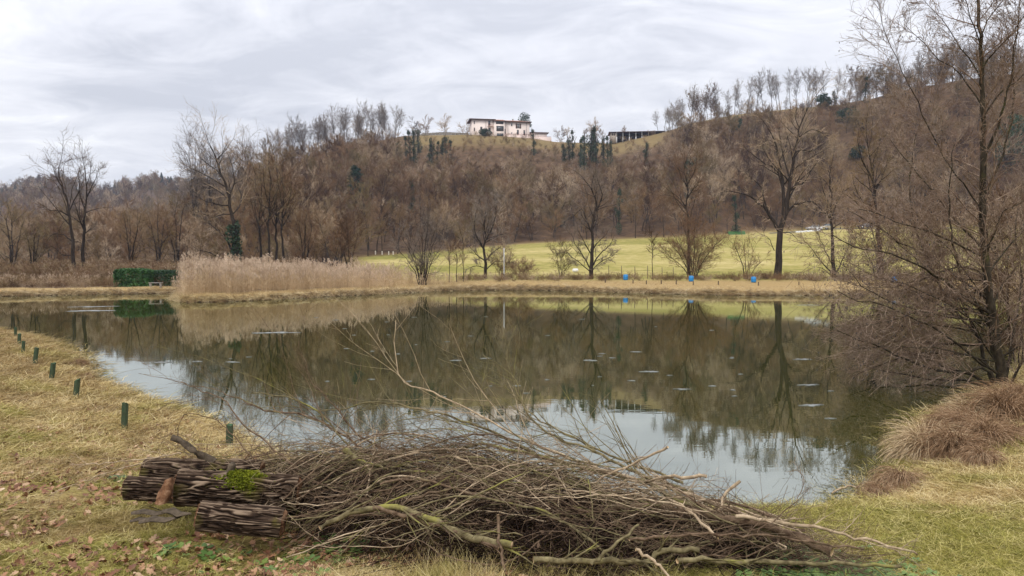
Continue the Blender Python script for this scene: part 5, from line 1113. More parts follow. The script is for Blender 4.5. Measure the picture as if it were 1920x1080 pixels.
def log(label, A, B, ra, rb, seed, moss=None, stubs=(), sides=208, K=100, flat=.9, name='log'):
    """A, B end points in the world; deep bark fissures are modelled"""
    global rng; rng = np.random.default_rng(seed); A, B = np.array(A, float), np.array(B, float); L = np.linalg.norm(B - A); T = (B - A) / L; Sx = np.cross(T, [0, 0, 1]); Sx /= np.linalg.norm(Sx); Ux = np.cross(Sx, T)
    o = empty(name, A); s = np.linspace(0, L, K); a_ = np.arange(sides) * 2 * math.pi / sides; SS, AA = np.meshgrid(s, a_, indexing='ij')
    # fissures run along the log, wavering
    w_ = AA * 4.3 / (2 * math.pi) * 5 + 1.3 * (fbm(SS * 4 + seed, AA * 1.5, 3, seed) - .5) * 2
    per = 23.0; ph = AA / (2 * math.pi) * per + 4.0 * (fbm(SS * 3.2, np.cos(AA) * 2 + np.sin(AA) * 3 + 9, 3, seed) - .5) * 2
    ri = np.abs(((ph % 1) - .5) * 2); ri = 1 - ri ** 2.2; fl = np.floor(ph); brk = np.abs(((SS * 3.6 + 1.6 * fbm(SS * 3, fl * 1.7, 2, seed) + fl * .618) % 1) - .5) * 2; ri = ri * np.clip((1 - brk) * 4 + .3, .6, 1) * (.55 + .9 * vnoise(SS * 5, fl * 2.3 + 4, seed + 5))
    ra_ = (ra + (rb - ra) * SS / L) * (1 + .08 * np.sin(AA * 2 + seed) + .10 * (fbm(SS * 1.8, np.cos(AA) + 3, 2, seed + 1) - .5)) + (ri - .5) * .19 * ra
    V = SS[..., None] * T + (ra_ * np.cos(AA))[..., None] * Sx + (ra_ * np.sin(AA) * flat)[..., None] * Ux
    g = Geo(); i = np.arange(K - 1)[:, None] * sides; j = np.arange(sides)[None]; g.add(V.reshape(-1, 3), np.stack([i + j, i + (j + 1) % sides, i + sides + (j + 1) % sides, i + sides + j], -1).reshape(-1, 4))
    b = g.build('bark', M_LOG, o, True); at2 = b.data.attributes.new('ridge', 'FLOAT', 'POINT'); at2.data.foreach_set('value', ri.astype(np.float32).ravel())
    for e, sg in ((0, -1), (K - 1, 1)):
        g = Geo(); rings = [V[e] * .5 + V[e].mean(0) * .5, V[e]]; ctr = V[e].mean(0)
        VV = [ctr + T * sg * .0]; 
        for f in (.25, .5, .75, .93): VV += list(ctr + (V[e] - ctr) * f + T * sg * (.006 + .012 * rng.random((sides, 1))) * (1 if f < .9 else -.3))
        VV = np.array(VV); tri = np.stack([np.zeros(sides, int), 1 + np.arange(sides), 1 + (np.arange(sides) + 1) % sides], -1); g.add(VV, tri); q_ = 1 + np.arange(3)[:, None] * sides; g.f[4].append(np.stack([q_ + j, q_ + (j + 1) % sides, q_ + sides + (j + 1) % sides, q_ + sides + j], -1).reshape(-1, 4)); g.m[4].append(np.zeros(3 * sides))
        g.build('cut_face', M_END, o)
    if moss:
        s0, s1, a0, a1, n = moss; sv = np.clip(rng.normal((s0 + s1) / 2, (s1 - s0) / 4.2, n), 0, 1) * L; av = rng.normal((a0 + a1) / 2, (a1 - a0) / 3.2, n); k_ = fbm(sv * 7, av * 2, 3, 5) > .36; sv, av = sv[k_], av[k_]; n = len(sv); si = np.clip((sv / L * (K - 1)).astype(int), 0, K - 1); ai = (av / (2 * math.pi) * sides).astype(int) % sides
        P0 = V[si, ai] + rng.normal(size=(n, 3)) * .006; nr = np.cos(av)[:, None] * Sx + np.sin(av)[:, None] * Ux; g = Geo(); g.cards(P0 + nr * .006 * rng.random((n, 1)), .011 * rng.uniform(.6, 1.6, n), aspect=.7); g.build('moss', M_MOSS, o)
    for (sf, af, ln, r_, dr) in stubs:
        p0 = V[int(sf * (K - 1)), int(af / (2 * math.pi) * sides) % sides]; dv = np.array(dr, float); dv /= np.linalg.norm(dv); P = np.stack([p0 - dv * .06 + dv * ln * f + rng.normal(size=3) * .008 for f in np.linspace(0, 1, 7)]); g = Geo(); g.tube(P[None], (r_ * np.array([1.4, 1.2, 1.05, 1, .97, .95, .9]))[None], 12, cap=True); g.build('branch_stub', M_LOG2, o, True)
    tag(o, label, 'log', 'cut logs at the left of the brush pile'); return o
M_LOG2 = barkmat('stub_bark', (.05, .038, .026), (.17, .13, .09), scale=20, stretch=1)
def lg(px, py, Y): return at(px, py, Y)
log('front log with pale ribbed bark and a slanting cut face', lg(374, 966, 4.55), lg(530, 980, 4.62), .088, .09, 3)
log('middle log with a bright green moss patch and a short stub', lg(334, 915, 4.95), lg(560, 922, 5.05), .118, .11, 5, moss=(.34, .72, .7, 2.5, 14000), stubs=[(.40, 1.7, .13, .028, (.5, .1, 1))])
log('upper rear log with thick grey bark and a raised branch', lg(272, 882, 5.35), lg(490, 884, 5.45), .098, .09, 8, stubs=[(.52, 1.6, .36, .026, (-.9, .05, .55))])
log('thin lowest log sticking out left under the others', lg(238, 915, 5.15), lg(420, 925, 5.2), .085, .09, 12)
# a split slab, bark chunks
g = Geo(); A = lg(302, 945, 4.75); B = lg(318, 898, 4.8); rng = np.random.default_rng(4); ringz = np.linspace(0, 1, 7); rows = []
for f in ringz:
    c_ = (B - A) * f; w_ = .032 * (1 + .2 * math.sin(f * 5)) * (1 if f < .9 else .6); rows.append(np.array([c_ + [-w_, -.02, 0], c_ + [w_ * .2, -.035, .004], c_ + [w_, -.01, .01], c_ + [w_, .03, 0], c_ + [-w_, .03, .0]]) + rng.normal(size=(5, 3)) * .004)
V = np.concatenate(rows); i = np.arange(6)[:, None] * 5; j = np.arange(5)[None]; g.add(V, np.stack([i + j, i + (j + 1) % 5, i + 5 + (j + 1) % 5, i + 5 + j], -1).reshape(-1, 4)); g.add(rows[-1][[0, 1, 2, 3]], [(0, 1, 2, 3)])
tag(g.build('split_slab', M_END, loc=A), 'reddish split slab of wood leaning on the middle log end', 'wood slab')
for k, (q, y, Yd, s) in enumerate([(282, 962, 4.7, .11), (300, 975, 4.6, .12), (270, 975, 4.65, .08), (330, 962, 4.65, .09)]):
    p = lg(q, y, Yd); z = max(zg(p[0], p[1]) + .03, p[2]); g = Geo(); n = 8; P = np.array([[(-s, 0, 0), (-s * .4, .01, .012), (s * .3, -.008, .01), (s, .01, -.004)]]); g.tube(P, np.array([[.012, .022, .02, .006]]), 7, cap=True)
    o = g.build('bark_piece', M_LOG2, loc=(p[0], p[1], z)); o.scale = (1, 1.6, .35); o.rotation_euler = (rng.uniform(-.3, .3), rng.uniform(-.15, .15), rng.uniform(-.6, .9)); tag(o, 'loose strip of bark lying by the cut log ends', 'bark strip', 'bark strips by the log ends')

# ------------------------------------------------------------------ brush pile
rng = np.random.default_rng(99)
AX = [(-1.85, 5.55), (-1.2, 5.25), (-.4, 5.0), (.3, 4.85), (1.0, 4.75), (1.7, 4.6), (2.4, 4.35)]     # spine of the pile in plan
AXT = np.array([-2.05, -1.25, -.45, .3, 1.0, 1.7, 2.5]); AXY = np.array([5.75, 5.45, 5.10, 4.90, 4.85, 4.70, 4.35])
AXH = np.array([.34, .50, .54, .44, .28, .12, .03]); AXW = np.array([.38, .62, .85, .80, .60, .42, .25])
def pile_h(x, y):
    yc = np.interp(x, AXT, AXY); h = np.interp(x, AXT, AXH); w = np.interp(x, AXT, AXW); return h * np.clip(1 - ((y - yc) / w) ** 2, 0, 1) ** .6
def pile_pts(n, x0=-1.9, x1=2.4, fill=1.0):
    x = rng.uniform(x0, x1, n); yc = np.interp(x, AXT, AXY); w = np.interp(x, AXT, AXW); y = yc + w * rng.uniform(-1, 1, n); z = terrain(x, y) + pile_h(x, y) * (rng.random(n) ** fill) + .015; return np.stack([x, y, z], 1)
# dense brushwood nobody could count, its colour darkened to shade the gaps
g = Geo(); n = 5200; P0 = pile_pts(n, -2.0, 1.5, 1.0); th = rng.normal(.0, .8, n) + np.where(rng.random(n) < .3, 1.4, 0); th = np.where(rng.random(n) < .5, th + math.pi, th)
d = np.stack([np.cos(th), np.sin(th) * .8, rng.normal(size=n) * .22], 1); P, R = walk(P0, d, rng.uniform(.15, .6, n), rng.uniform(.0014, .0042, n), 5, .14, -.02, .4)
lim = terrain(P[..., 0], P[..., 1]); top_ = lim + pile_h(P[..., 0], P[..., 1]) + .04; P[..., 2] = np.clip(P[..., 2], lim + .005, np.maximum(top_, lim + .05)); g.tube(P, R, 3)
tag(g.build('brushwood', M_BRUSHSHADE), 'dense tangle of thin twigs in shade-dark colour filling the brush pile', 'brushwood', kind='stuff')
g = Geo(); n = 2600; P0 = pile_pts(n, -1.7, 2.1, .5); P0[:, 2] += .01; th = rng.normal(.1, .9, n) + np.where(rng.random(n) < .5, math.pi, 0)
d = np.stack([np.cos(th), np.sin(th) * .8, rng.normal(size=n) * .45 + .05], 1); P, R = walk(P0, d, rng.uniform(.12, .55, n), rng.uniform(.001, .003, n), 6, .15, .0, .35)
lim = terrain(P[..., 0], P[..., 1]); P[..., 2] = np.maximum(P[..., 2], lim + .005); g.tube(P, R, 3)
tag(g.build('twigs', M_BRUSHTWIG), 'layer of fine brown twigs over the brush pile', 'twigs', kind='stuff')
# dead leaves caught in the pile
n = 2600; P0 = pile_pts(n, -1.7, 1.8, .8); g = Geo(); g.cards(P0, .03 * rng.uniform(.5, 1.4, n), aspect=.55)
tag(g.build('dead_leaves', M_BRUSHTWIG), 'withered brown leaves caught inside the brush pile', 'leaves', kind='stuff')

def branch(pts, ra, rb, mi, label, group, n1=9, l1=.30, ang=.5, seed=0, tw=1.0, cat='branch', K=26, wob=.006, world=None, side_up=.02, cap=True, n2=4):
    """one cut branch with its own side twigs: pts are (px, py, distance)"""
    W3 = np.array([at(*p) for p in pts]) if world is None else np.array(world); base = W3[0].copy(); W3 = W3 - base
    K = max(8, min(K, int(8 + 12 * np.linalg.norm(np.diff(W3, axis=0), axis=1).sum()))); Q = resample(W3, K); Q[1:-1] += rng.normal(size=(K - 2, 3)) * wob
    Wp = Q + base; gz_ = terrain(Wp[:, 0], Wp[:, 1]); Q[:, 2] = np.maximum(Q[:, 2], gz_ + .8 * ra - base[2]) 
    rr = ra + (rb - ra) * np.linspace(0, 1, K) ** .9; rr = rr * (1 + .05 * rng.normal(size=K))
    o = bpy.data.objects.new('branch', None); g = Geo(); g.tube(Q[None], rr[None], 8 if ra > .011 else 6, cap=1)
    if n1:
        P1, R1 = subpath(Q[None], rr[None], n1, .12, .97, ang, l1, 7, .09, side_up, .5, .3, .4, lmin=.10); R1 = np.clip(R1, .0012, .007); g.tube(P1, R1, 4)
        if n2: P2, R2 = subpath(P1, R1, n2, .2, .95, .6, .5, 5, .12, .01, .6, .3, .4, lmin=.05); g.tube(P2, np.clip(R2, .0009, .003), 3)
    o = g.build('branch', [BRUSH_MATS[mi], M_CUT], None, True, loc=base); return tag(o, label, cat, group)
GB = 'larger branches of the brush pile'
BL = [
 ([(1470, 1000, 4.35), (1330, 968, 4.6), (1200, 902, 4.9), (1060, 868, 5.1), (960, 842, 5.2), (890, 835, 5.3), (800, 855, 5.35), (740, 870, 5.35), (660, 842, 5.4), (600, 775, 5.5), (540, 745, 5.6), (470, 738, 5.7)], .017, .004, 0, 'longest mossy branch arching over the whole top of the pile'),
 ([(1440, 985, 4.5), (1290, 925, 4.8), (1120, 878, 5.0), (1000, 832, 5.15), (900, 780, 5.3), (820, 740, 5.4), (757, 715, 5.5), (740, 660, 5.6), (742, 600, 5.6)], .014, .003, 2, 'pale branch whose tip stands up straight in front of the pond'),
 ([(1300, 925, 4.9), (1180, 880, 5.0), (1100, 840, 5.1), (1040, 820, 5.2), (985, 770, 5.3), (968, 715, 5.4), (938, 685, 5.4), (905, 665, 5.45)], .013, .003, 0, 'branch rising to a thin tip left of the mirrored villa'),
 ([(1280, 905, 5.0), (1140, 850, 5.1), (1050, 808, 5.2), (990, 770, 5.25), (960, 712, 5.3), (950, 660, 5.35), (968, 610, 5.4)], .011, .002, 0, 'slender branch crossing the mirrored villa with its tip upright'),
 ([(1560, 1035, 4.2), (1430, 985, 4.4), (1320, 965, 4.5), (1220, 948, 4.6), (1130, 955, 4.65), (1020, 960, 4.7)], .028, .012, 1, 'thickest dark branch near the right end of the pile'),
 ([(1445, 1005, 4.4), (1370, 975, 4.5), (1290, 968, 4.6), (1210, 955, 4.7)], .022, .010, 1, 'short thick dark branch under the arching ones'),
 ([(1252, 838, 4.6), (1200, 862, 4.7), (1140, 890, 4.8), (1060, 925, 4.8), (960, 950, 4.75)], .009, .004, 2, 'straight pale cut branch pointing up right over the water'),
 ([(1325, 893, 4.7), (1260, 895, 4.8), (1180, 905, 4.85), (1080, 915, 4.9), (990, 925, 4.9)], .012, .005, 2, 'pale cut branch end sticking out right just above the water'),
 ([(1388, 902, 4.6), (1360, 930, 4.6), (1345, 958, 4.55), (1290, 935, 4.7), (1200, 900, 4.9)], .010, .004, 2, 'forked pale branch near the right water corner'),
 ([(850, 855, 4.9), (960, 905, 4.75), (1070, 920, 4.65), (1200, 935, 4.5), (1330, 960, 4.4)], .009, .004, 2, 'long straight reddish branch across the middle'),
 ([(600, 990, 4.35), (640, 968, 4.4), (690, 955, 4.4), (760, 955, 4.35), (830, 985, 4.25), (900, 1012, 4.15), (960, 1022, 4.1)], .016, .020, 0, 'mossy bent branch along the front left foot'),
 ([(700, 952, 4.4), (780, 975, 4.3), (860, 1000, 4.2), (935, 1028, 4.1)], .014, .012, 1, 'grey branch lying just below the mossy bent one'),
 ([(1000, 1050, 3.95), (1110, 1052, 3.98), (1210, 1052, 4.0), (1240, 1032, 4.0), (1310, 1032, 4.05)], .017, .015, 0, 'olive branch with a yellow lichen knuckle at the bottom'),
 ([(1108, 1058, 3.9), (1140, 1030, 3.95), (1198, 984, 4.1)], .011, .006, 0, 'olive cut stick slanting up over the lichen branch'),
 ([(1192, 1030, 3.9), (1230, 1055, 3.85), (1255, 1082, 3.8)], .010, .006, 2, 'short pale stick crossing the lichen branch end'),
 ([(934, 965, 4.1), (936, 1010, 4.0), (948, 1072, 3.9)], .010, .007, 1, 'upright grey cut stick at the front middle'),
 ([(645, 842, 5.2), (690, 880, 5.05), (735, 925, 4.9), (760, 960, 4.8)], .022, .018, 0, 'thick pale green branch sloping down inside the left part'),
 ([(1380, 968, 4.35), (1500, 985, 4.25), (1620, 1010, 4.15), (1720, 1040, 4.05)], .012, .006, 2, 'long pale stick reaching over the grass at the right end'),
 ([(1270, 1052, 3.95), (1420, 1052, 3.98), (1560, 1058, 4.0), (1690, 1062, 4.0)], .014, .009, 0, 'olive branch lying along the bottom right edge'),
 ([(1180, 1012, 4.0), (1330, 1003, 4.1), (1470, 1010, 4.1), (1620, 1030, 4.05)], .009, .005, 1, 'brown stick lying parallel above the bottom right branch'),
 ([(1020, 860, 5.2), (900, 800, 5.4), (820, 775, 5.5), (700, 755, 5.6), (620, 770, 5.7), (540, 760, 5.8), (490, 765, 5.85)], .011, .002, 0, 'thin branch spreading a fan of twigs over the left water'),
 ([(760, 862, 5.4), (680, 820, 5.5), (620, 752, 5.6), (585, 715, 5.7), (560, 640, 5.7)], .010, .002, 1, 'branch rising from the left top with fine upright twigs'),
 ([(700, 860, 5.4), (620, 800, 5.5), (560, 775, 5.6), (500, 770, 5.7), (430, 740, 5.85), (360, 722, 6.0)], .011, .002, 1, 'branch fanning out to the left above the dark post'),
 ([(560, 880, 5.3), (500, 830, 5.4), (450, 790, 5.5), (420, 750, 5.6), (330, 715, 5.8), (260, 700, 5.9)], .008, .0015, 1, 'thin bramble shoot bending left over the straw bank'),
 ([(480, 865, 5.4), (440, 820, 5.5), (400, 785, 5.6), (345, 780, 5.6), (330, 830, 5.6)], .005, .002, 1, 'curved bramble shoot above the raised log branch'),
 ([(340, 850, 5.3), (270, 862, 5.3), (200, 868, 5.35), (130, 872, 5.4)], .006, .003, 2, 'bundle of pale sticks poking out left of the logs'),
 ([(270, 868, 5.3), (210, 885, 5.2), (150, 905, 5.1), (90, 930, 5.0)], .005, .002, 2, 'thin pale stick reaching far left over the grass'),
 ([(1420, 998, 4.2), (1500, 930, 4.3), (1503, 890, 4.35), (1490, 880, 4.35)], .004, .0015, 1, 'thin dark hooked twig standing before the bright water'),
 ([(1560, 925, 7.2), (1590, 912, 7.3), (1640, 920, 7.0), (1670, 930, 6.8)], .010, .006, 2, 'crooked stick lying at the water corner by the sedge')]
for k, (pts, ra, rb, mi, lb) in enumerate(BL):
    L_ = len(pts); big = k in (0, 1, 2, 3, 20, 21, 22); n1 = 18 if big else (0 if k in (13, 14, 15, 16) else 14 if k < 10 else 9)
    if k == 28: n1 = 0
    branch(pts, ra, rb, mi, lb, None if k == 28 else GB, n1=n1, l1=.26 if big else .2, K=40, ang=.55, side_up=.04 if big else .0, n2=5)
# the many ordinary sticks
stick_labels = ['thin olive grey stick lying across the brush pile', 'thin brown stick lying across the brush pile', 'thin pale tan stick lying across the brush pile']
for k in range(290):
    mi = int(rng.choice([0, 1, 2], p=[.3, .4, .3])); p0 = pile_pts(1, -1.9, 1.6, .35)[0]; th = rng.normal(.05, .5 if k % 3 else 1.3) + (math.pi if rng.random() < .6 else 0); L_ = rng.uniform(.5, 1.9) * (1.0 if p0[0] < 1.2 else .7)
    dr = np.array([math.cos(th), math.sin(th) * .55, rng.normal() * .16 + .05]); bend = np.array([0, rng.normal() * .16, rng.uniform(-.08, .2)])
    pts = np.array([p0 + dr * L_ * (f - .5) + bend * (1 - (2 * f - 1) ** 2) * L_ for f in np.linspace(0, 1, 6)]); h_ = terrain(pts[:, 0], pts[:, 1]); ph = pile_h(pts[:, 0], pts[:, 1]); pts[:, 2] = h_ + np.maximum(pts[:, 2] - h_, ph * rng.uniform(.7, 1.05)) + .05 * rng.random()
    pts[:, 2] = np.minimum(pts[:, 2], h_ + np.maximum(ph, .25 * np.interp(pts[:, 0], AXT, AXH)) + .16)
    ra = rng.choice([.003, .0045, .0065, .0095], p=[.34, .33, .22, .11]); branch(None, ra, ra * .35, mi, stick_labels[mi], ['olive grey', 'brown', 'pale tan'][mi] + ' sticks of the brush pile', n1=int(rng.integers(3, 9)), l1=.25, world=pts, wob=.004, n2=3, side_up=.0)
# bramble like fine shoots at the left behind the logs: they stand in the air
g = Geo(); n = 96; x0 = rng.uniform(-2.5, .1, n); y0 = 5.6 + rng.uniform(-.3, .5, n) - .12 * (x0 + 1.2); P0 = np.stack([x0, y0, terrain(x0, y0)], 1)
d = np.stack([rng.normal(-.2, .6, n), rng.normal(0, .4, n), rng.uniform(.6, 1.3, n)], 1); P, R = walk(P0, d, rng.uniform(.5, 1.1, n), np.full(n, .003), 9, .12, -.10, .35); g.tube(P, R, 4)
P1, R1 = subpath(P, R, 6, .2, 1, .6, .35, 5, .15, .0, .6); g.tube(P1, np.clip(R1, .0009, .002), 3); P2, R2 = subpath(P1, R1, 3, .2, 1, .6, .5, 4, .15, 0, .6); g.tube(P2, np.clip(R2, .0008, .0015), 3)
tag(g.build('bramble', M_BRUSHTWIG), 'thin leafless bramble tangle on the mossy mound behind the logs', 'bramble', kind='thing')

# ------------------------------------------------------------------ floating scum and ice scraps
m, t = newmat('floating_scum'); M_SCUM = m; n = t.noise(pos(t), 6, 5, .7); surf(t, t.ramp(n, [(.35, (.10, .10, .09)), (.6, (.24, .25, .24))]), .6, .4)
rng = np.random.default_rng(55); SC = []
for k in range(5):
    g = Geo(); 
    for q in range(1):
        n = 30; a_ = np.arange(n) * 2 * math.pi / n; r_ = rng.uniform(.15, 1.2, n); r_ = (r_ + np.roll(r_, 1) * .6) / 1.6 * .8; c_ = rng.normal(size=2) * [.45, .32] * (q > 0); V = np.stack([c_[0] + 1.25 * r_ * np.cos(a_), c_[1] + .55 * r_ * np.sin(a_), np.full(n, .006 + q * .0008)], 1)
        g.add(np.vstack([[c_[0], c_[1], .012 + q * .0008], V]), np.stack([np.zeros(n, int), 1 + np.arange(n), 1 + (np.arange(n) + 1) % n], -1))
        g.add(np.vstack([V, V * [1, 1, 0] - [0, 0, .01]]), np.stack([np.arange(n), n + np.arange(n), n + (np.arange(n) + 1) % n, (np.arange(n) + 1) % n], -1))
    SC.append(g.mesh('floating_scum', M_SCUM))
big_s = [(515, 624, 90, 'largest grey scum sheet floating in front of the reeds mirror'), (1523, 760, 52, 'pale scum sheet nearest the alder twigs'), (1517, 722, 44, 'scum sheet above the one nearest the alder twigs'), (1505, 674, 40, 'scum sheet on the mirrored great oak trunk'), (1220, 697, 40, 'scum streak in the middle right of the pond'),
         (1280, 730, 34, 'scum streak above the mirrored crest trees'), (1105, 676, 34, 'scum scrap under the mirrored wide bushy tree'), (298, 680, 44, 'pale scum streak at the head of the left cove'), (180, 575, 88, 'first long pale streak on the far left water'), (165, 583, 110, 'second long pale streak on the far left water'), (1190, 660, 28, 'scum scrap right of centre'), (1515, 572, 50, 'white streak on the water near the far bank right end'),
         (912, 672, 28, 'scum scrap left of centre'), (435, 679, 30, 'scum scrap right of the cove streak'), (368, 678, 26, 'scum scrap beside the cove streak'), (855, 676, 24, 'scum scrap in the mirrored wood near centre'), (1558, 785, 22, 'small scum scrap lowest on the right')]
def scum(q, y, w_, lb, gpn):
    p = gp(q, y, 0); s = w_ / F * p[1] / 1.9; o = inst('floating_scum', SC[int(rng.integers(5))], None, (p[0], p[1], .002), (0, 0, rng.choice([0, math.pi]) + rng.normal() * .15), (s, s * 1.0, 1)); tag(o, lb, 'floating scum', gpn)
for q, y, w_, lb in big_s: scum(q, y, w_, lb, 'large scum sheets on the pond')
for k in range(46):
    q = rng.normal(1000, 320); y = rng.uniform(590, 745)
    if 300 < q < 1600: scum(q, y, rng.uniform(5, 16), 'tiny pale scrap floating on the dark water', 'tiny scraps floating on the pond')

# ------------------------------------------------------------------ grass, straw, leaves, herbs
rng = np.random.default_rng(123)
def tuft(n, L, flat, w, seed, spread=.03):
    global rng; rng = np.random.default_rng(seed); g = Geo(); a_ = rng.random(n) * 6.283; el = rng.uniform(flat[0], flat[1], n)
    d = np.stack([np.cos(a_) * np.cos(el), np.sin(a_) * np.cos(el), np.sin(el)], 1); P, R = walk(rng.normal(size=(n, 3)) * [spread, spread, 0], d, L * rng.uniform(.5, 1.2, n), np.full(n, w), 4, .12, -.16, .25); P[..., 2] = np.maximum(P[..., 2], .001); g.tube(P, R, 2)
    return g.build('tuft_source', M_BLADE, link=False)
T1, T2, T3 = tuft(16, .085, (.1, .9), .0017, 1), tuft(22, .11, (.0, .5), .0016, 2, .05), tuft(14, .07, (.5, 1.4), .0018, 3, .015)
T4 = tuft(40, .35, (.0, 1.1), .007, 4, .12)
def bankpts(n, r0, r1, p, a0=-.66, a1=.66, sdmin=.02):
    r = (rng.random(n) * (r1 ** (2 - p) - r0 ** (2 - p)) + r0 ** (2 - p)) ** (1 / (2 - p)); a_ = rng.uniform(a0, a1, n); x, y = r * np.sin(a_), r * np.cos(a_); sd = pond_sd(x, y); k = sd > sdmin; return x[k], y[k], sd[k]
for T, n, nm, lb, s0, s1 in ((T1, 34000, 'grass', 'short straw coloured grass with green moss patches on the near bank', .7, 1.3), (T2, 34000, 'straw', 'matted dead straw on the near bank', .7, 1.3), (T3, 20000, 'grass', 'short upright grass blades on the near bank', .5, 1.2)):
    x, y, sd = bankpts(n, 3.2, 30, 1.35); r = np.hypot(x, y); s = rng.uniform(s0, s1, len(x)) * np.clip(r / 6, .8, 2.6)
    k = ~((pile_h(x, y) > .2) | (x > -2.3) & (x < -.9) & (y > 4.6) & (y < 5.3)); x, y, s = x[k], y[k], s[k]
    scatter(nm, T, np.stack([x, y, terrain(x, y) - .004], 1), rz(len(x)) + rng.normal(size=(len(x), 3)) * [.12, .12, 0], s, lb, 'grass')
# coarse overhanging straw at the water line of every bank
a = POND; seg = np.linalg.norm(np.roll(a, -1, 0) - a, axis=1); cum = np.cumsum(seg); n = 15000; u = rng.random(n) * cum[-1]; ii = np.searchsorted(cum, u); f_ = rng.random(n)[:, None]; q = a[ii] * (1 - f_) + np.roll(a, -1, 0)[ii] * f_; q = q + rng.normal(size=q.shape) * .32; x, y = q[:, 0], q[:, 1]
sd = pond_sd(x, y); az_ = np.abs(np.arctan2(x, y)); k = (sd > .05) & (sd < 1.1) & (az_ < .75) & (np.hypot(x, y) > 9) & ~((x > 8) & (y < 20)); x, y = x[k], y[k]; r = np.hypot(x, y)
scatter('bank_straw', T4, np.stack([x, y, terrain(x, y) - .01], 1), rz(len(x)) + rng.normal(size=(len(x), 3)) * [.25, .25, 0], np.clip(r / 60, .35, 1.0) * rng.uniform(.5, 1.1, len(x)), 'coarse dead grass hanging over the pond edge', 'grass')
n = 16000; x = rng.uniform(-45, 52, n); y = rng.uniform(48, 79, n); sd = pond_sd(x, y); q = 960 + F * x / y; k = (sd > .5) & (sd < 9) & (q > -80) & (q < 2000) & (rng.random(n) < .8); x, y = x[k], y[k]
scatter('bank_grass', T4, np.stack([x, y, terrain(x, y) - .02], 1), rz(len(x)), rng.uniform(.25, .5, len(x)), 'bleached short grass on the far bank', 'grass')
# fallen leaves
def leaf_src(seed, curl):
    g = Geo(); out = np.array([(0, -.5), (.16, -.32), (.10, -.2), (.30, -.12), (.2, .02), (.32, .18), (.16, .26), (.10, .42), (0, .5), (-.10, .42), (-.16, .26), (-.32, .18), (-.2, .02), (-.30, -.12), (-.10, -.2), (-.16, -.32)]); r = np.random.default_rng(seed)
    V = np.column_stack([out, curl * out[:, 0] ** 2 * 4 + .35 * curl * (out[:, 1] + .3) ** 2 + r.normal(size=16) * .03]); g.add(np.vstack([[0, 0, 0], V]), np.stack([np.zeros(16, int), 1 + np.arange(16), 1 + (np.arange(16) + 1) % 16], -1)); return g.build('leaf_source', M_STRAWLEAF, link=False)
for sdx, curl, n in ((1, .35, 6500), (2, -.3, 6000)):
    rng = np.random.default_rng(300 + sdx); x, y, sd = bankpts(n * 2, 3.2, 18, 1.5); dens = fbm(x * .8, y * .8, 3, 15) + np.where(x < -1, .12, -.10) + np.where((x < 0) & (y < 5.2), .05, 0); k = (dens > .46); x, y = x[k], y[k]; r = np.hypot(x, y)
    scatter('fallen_leaves', leaf_src(sdx, curl), np.stack([x, y, terrain(x, y) + .012 + .02 * rng.random(len(x))], 1), np.stack([rng.normal(size=len(x)) * .45, rng.normal(size=len(x)) * .45, rng.random(len(x)) * 6.28], 1), rng.uniform(.03, .075, len(x)), 'brown and pale fallen leaves strewn over the near grass', 'fallen leaves')
# green herbs under the right end of the pile and in spots
g = Geo(); rng = np.random.default_rng(7)
for k in range(7):
    a_ = k * .9 + rng.normal() * .2; L_ = .035 * rng.uniform(.6, 1.2); c_ = np.array([math.cos(a_) * L_, math.sin(a_) * L_, .02 + .012 * rng.random()]); n = 9; t_ = np.arange(n) * 2 * math.pi / n; e1 = np.array([math.cos(a_), math.sin(a_), .15]); e2 = np.array([-math.sin(a_), math.cos(a_), 0]); V = c_ + np.outer(np.cos(t_) * .021, e1) + np.outer(np.sin(t_) * .017, e2); V[:, 2] -= .004 * np.abs(np.sin(t_))
    g.add(np.vstack([c_ - [0, 0, .003], V]), np.stack([np.zeros(n, int), 1 + np.arange(n), 1 + (np.arange(n) + 1) % n], -1)); g.tri_twigs(np.array([[0, 0, 0.]]), c_[None], np.array([.0012]))
HERB = g.build('herb_source', M_GREENLEAF, link=False)
pts = []
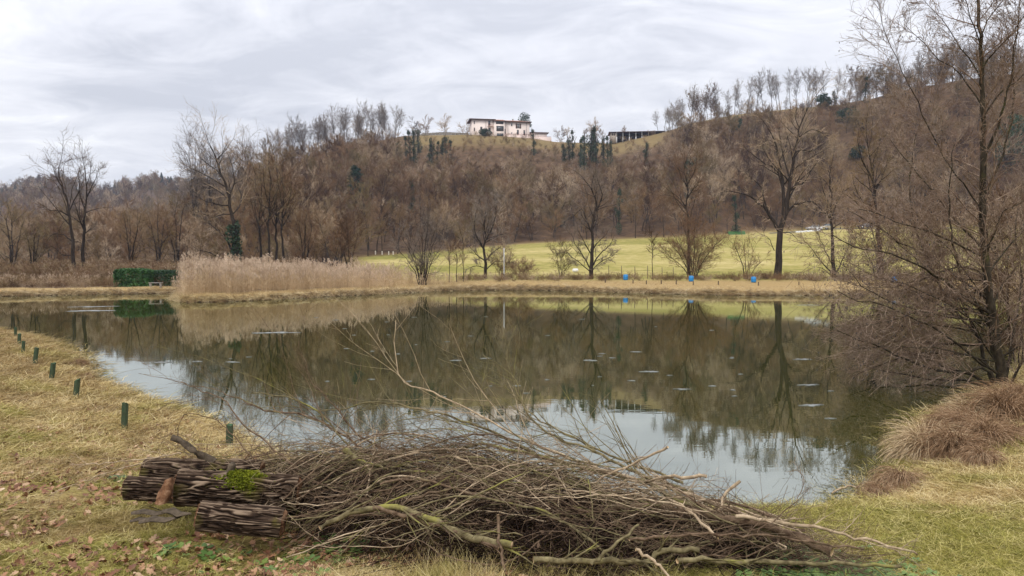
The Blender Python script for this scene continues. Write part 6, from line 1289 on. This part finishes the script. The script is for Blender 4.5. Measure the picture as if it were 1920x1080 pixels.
for (q, y, sp, n) in [(1530, 1000, 60, 130), (1600, 1025, 60, 130), (1460, 985, 45, 90), (1680, 1050, 50, 90), (1430, 950, 30, 60), (640, 985, 25, 30), (560, 1030, 60, 16), (420, 1010, 60, 12), (1500, 1050, 70, 120), (240, 860, 12, 10), (340, 1000, 30, 10), (1380, 945, 30, 40)]:
    qq = rng.normal(q, sp, n); yy_ = np.clip(rng.normal(y, sp * .45, n), 940 if q > 1300 else 850, 1078); p = np.array([gp(a_, b_, .58)[:2] for a_, b_ in zip(qq, yy_)]); pts.append(p)
pts = np.concatenate(pts); pts = pts[pond_sd(pts[:, 0], pts[:, 1]) > .25]
scatter('herbs', HERB, np.column_stack([pts, terrain(pts[:, 0], pts[:, 1]) + .004]), rz(len(pts)) + rng.normal(size=(len(pts), 3)) * [.2, .2, 0], rng.uniform(.4, 1.05, len(pts)), 'small bright green herbs growing at the edge of the brush pile', 'herbs')
# long dry grass fringe in front of the pile
T5 = tuft(26, .26, (.5, 1.4), .0016, 9, .05); rng = np.random.default_rng(401); n = 260; qq = np.concatenate([rng.normal(840, 60, 170), rng.uniform(520, 1300, 90)]); p = np.array([gp(a_, rng.uniform(1040, 1110), .58)[:2] for a_ in qq])
qq = np.concatenate([qq, rng.uniform(225, 560, 150)]); p = np.concatenate([p, np.array([hit(a_, b_)[:2] for a_, b_ in zip(qq[-150:], rng.uniform(985, 1010, 110).tolist() + rng.uniform(935, 960, 40).tolist())])]); n = len(p)
scatter('long_grass', T5, np.column_stack([p, terrain(p[:, 0], p[:, 1])]), rz(len(p)), rng.uniform(.35, .8, len(p)), 'longer dry grass in front of the brush pile', 'grass')

# ------------------------------------------------------------------ air
HAZE = True
if HAZE:
    m = bpy.data.materials.new('haze'); m.use_nodes = True; t = NT(m.node_tree); pvn = t.n('ShaderNodeVolumePrincipled', {'Color': (.66, .77, 1.0, 1), 'Density': .0002, 'Anisotropy': 0.0})
    t.link(pvn.outputs[0], t.n('ShaderNodeOutputMaterial').inputs['Volume'])
    g = Geo(); g.box((-1160, -1160, -70), (1160, 1160, 150)); tag(g.build('haze', m), 'faint pale haze in the air of the valley', 'haze', kind='stuff')
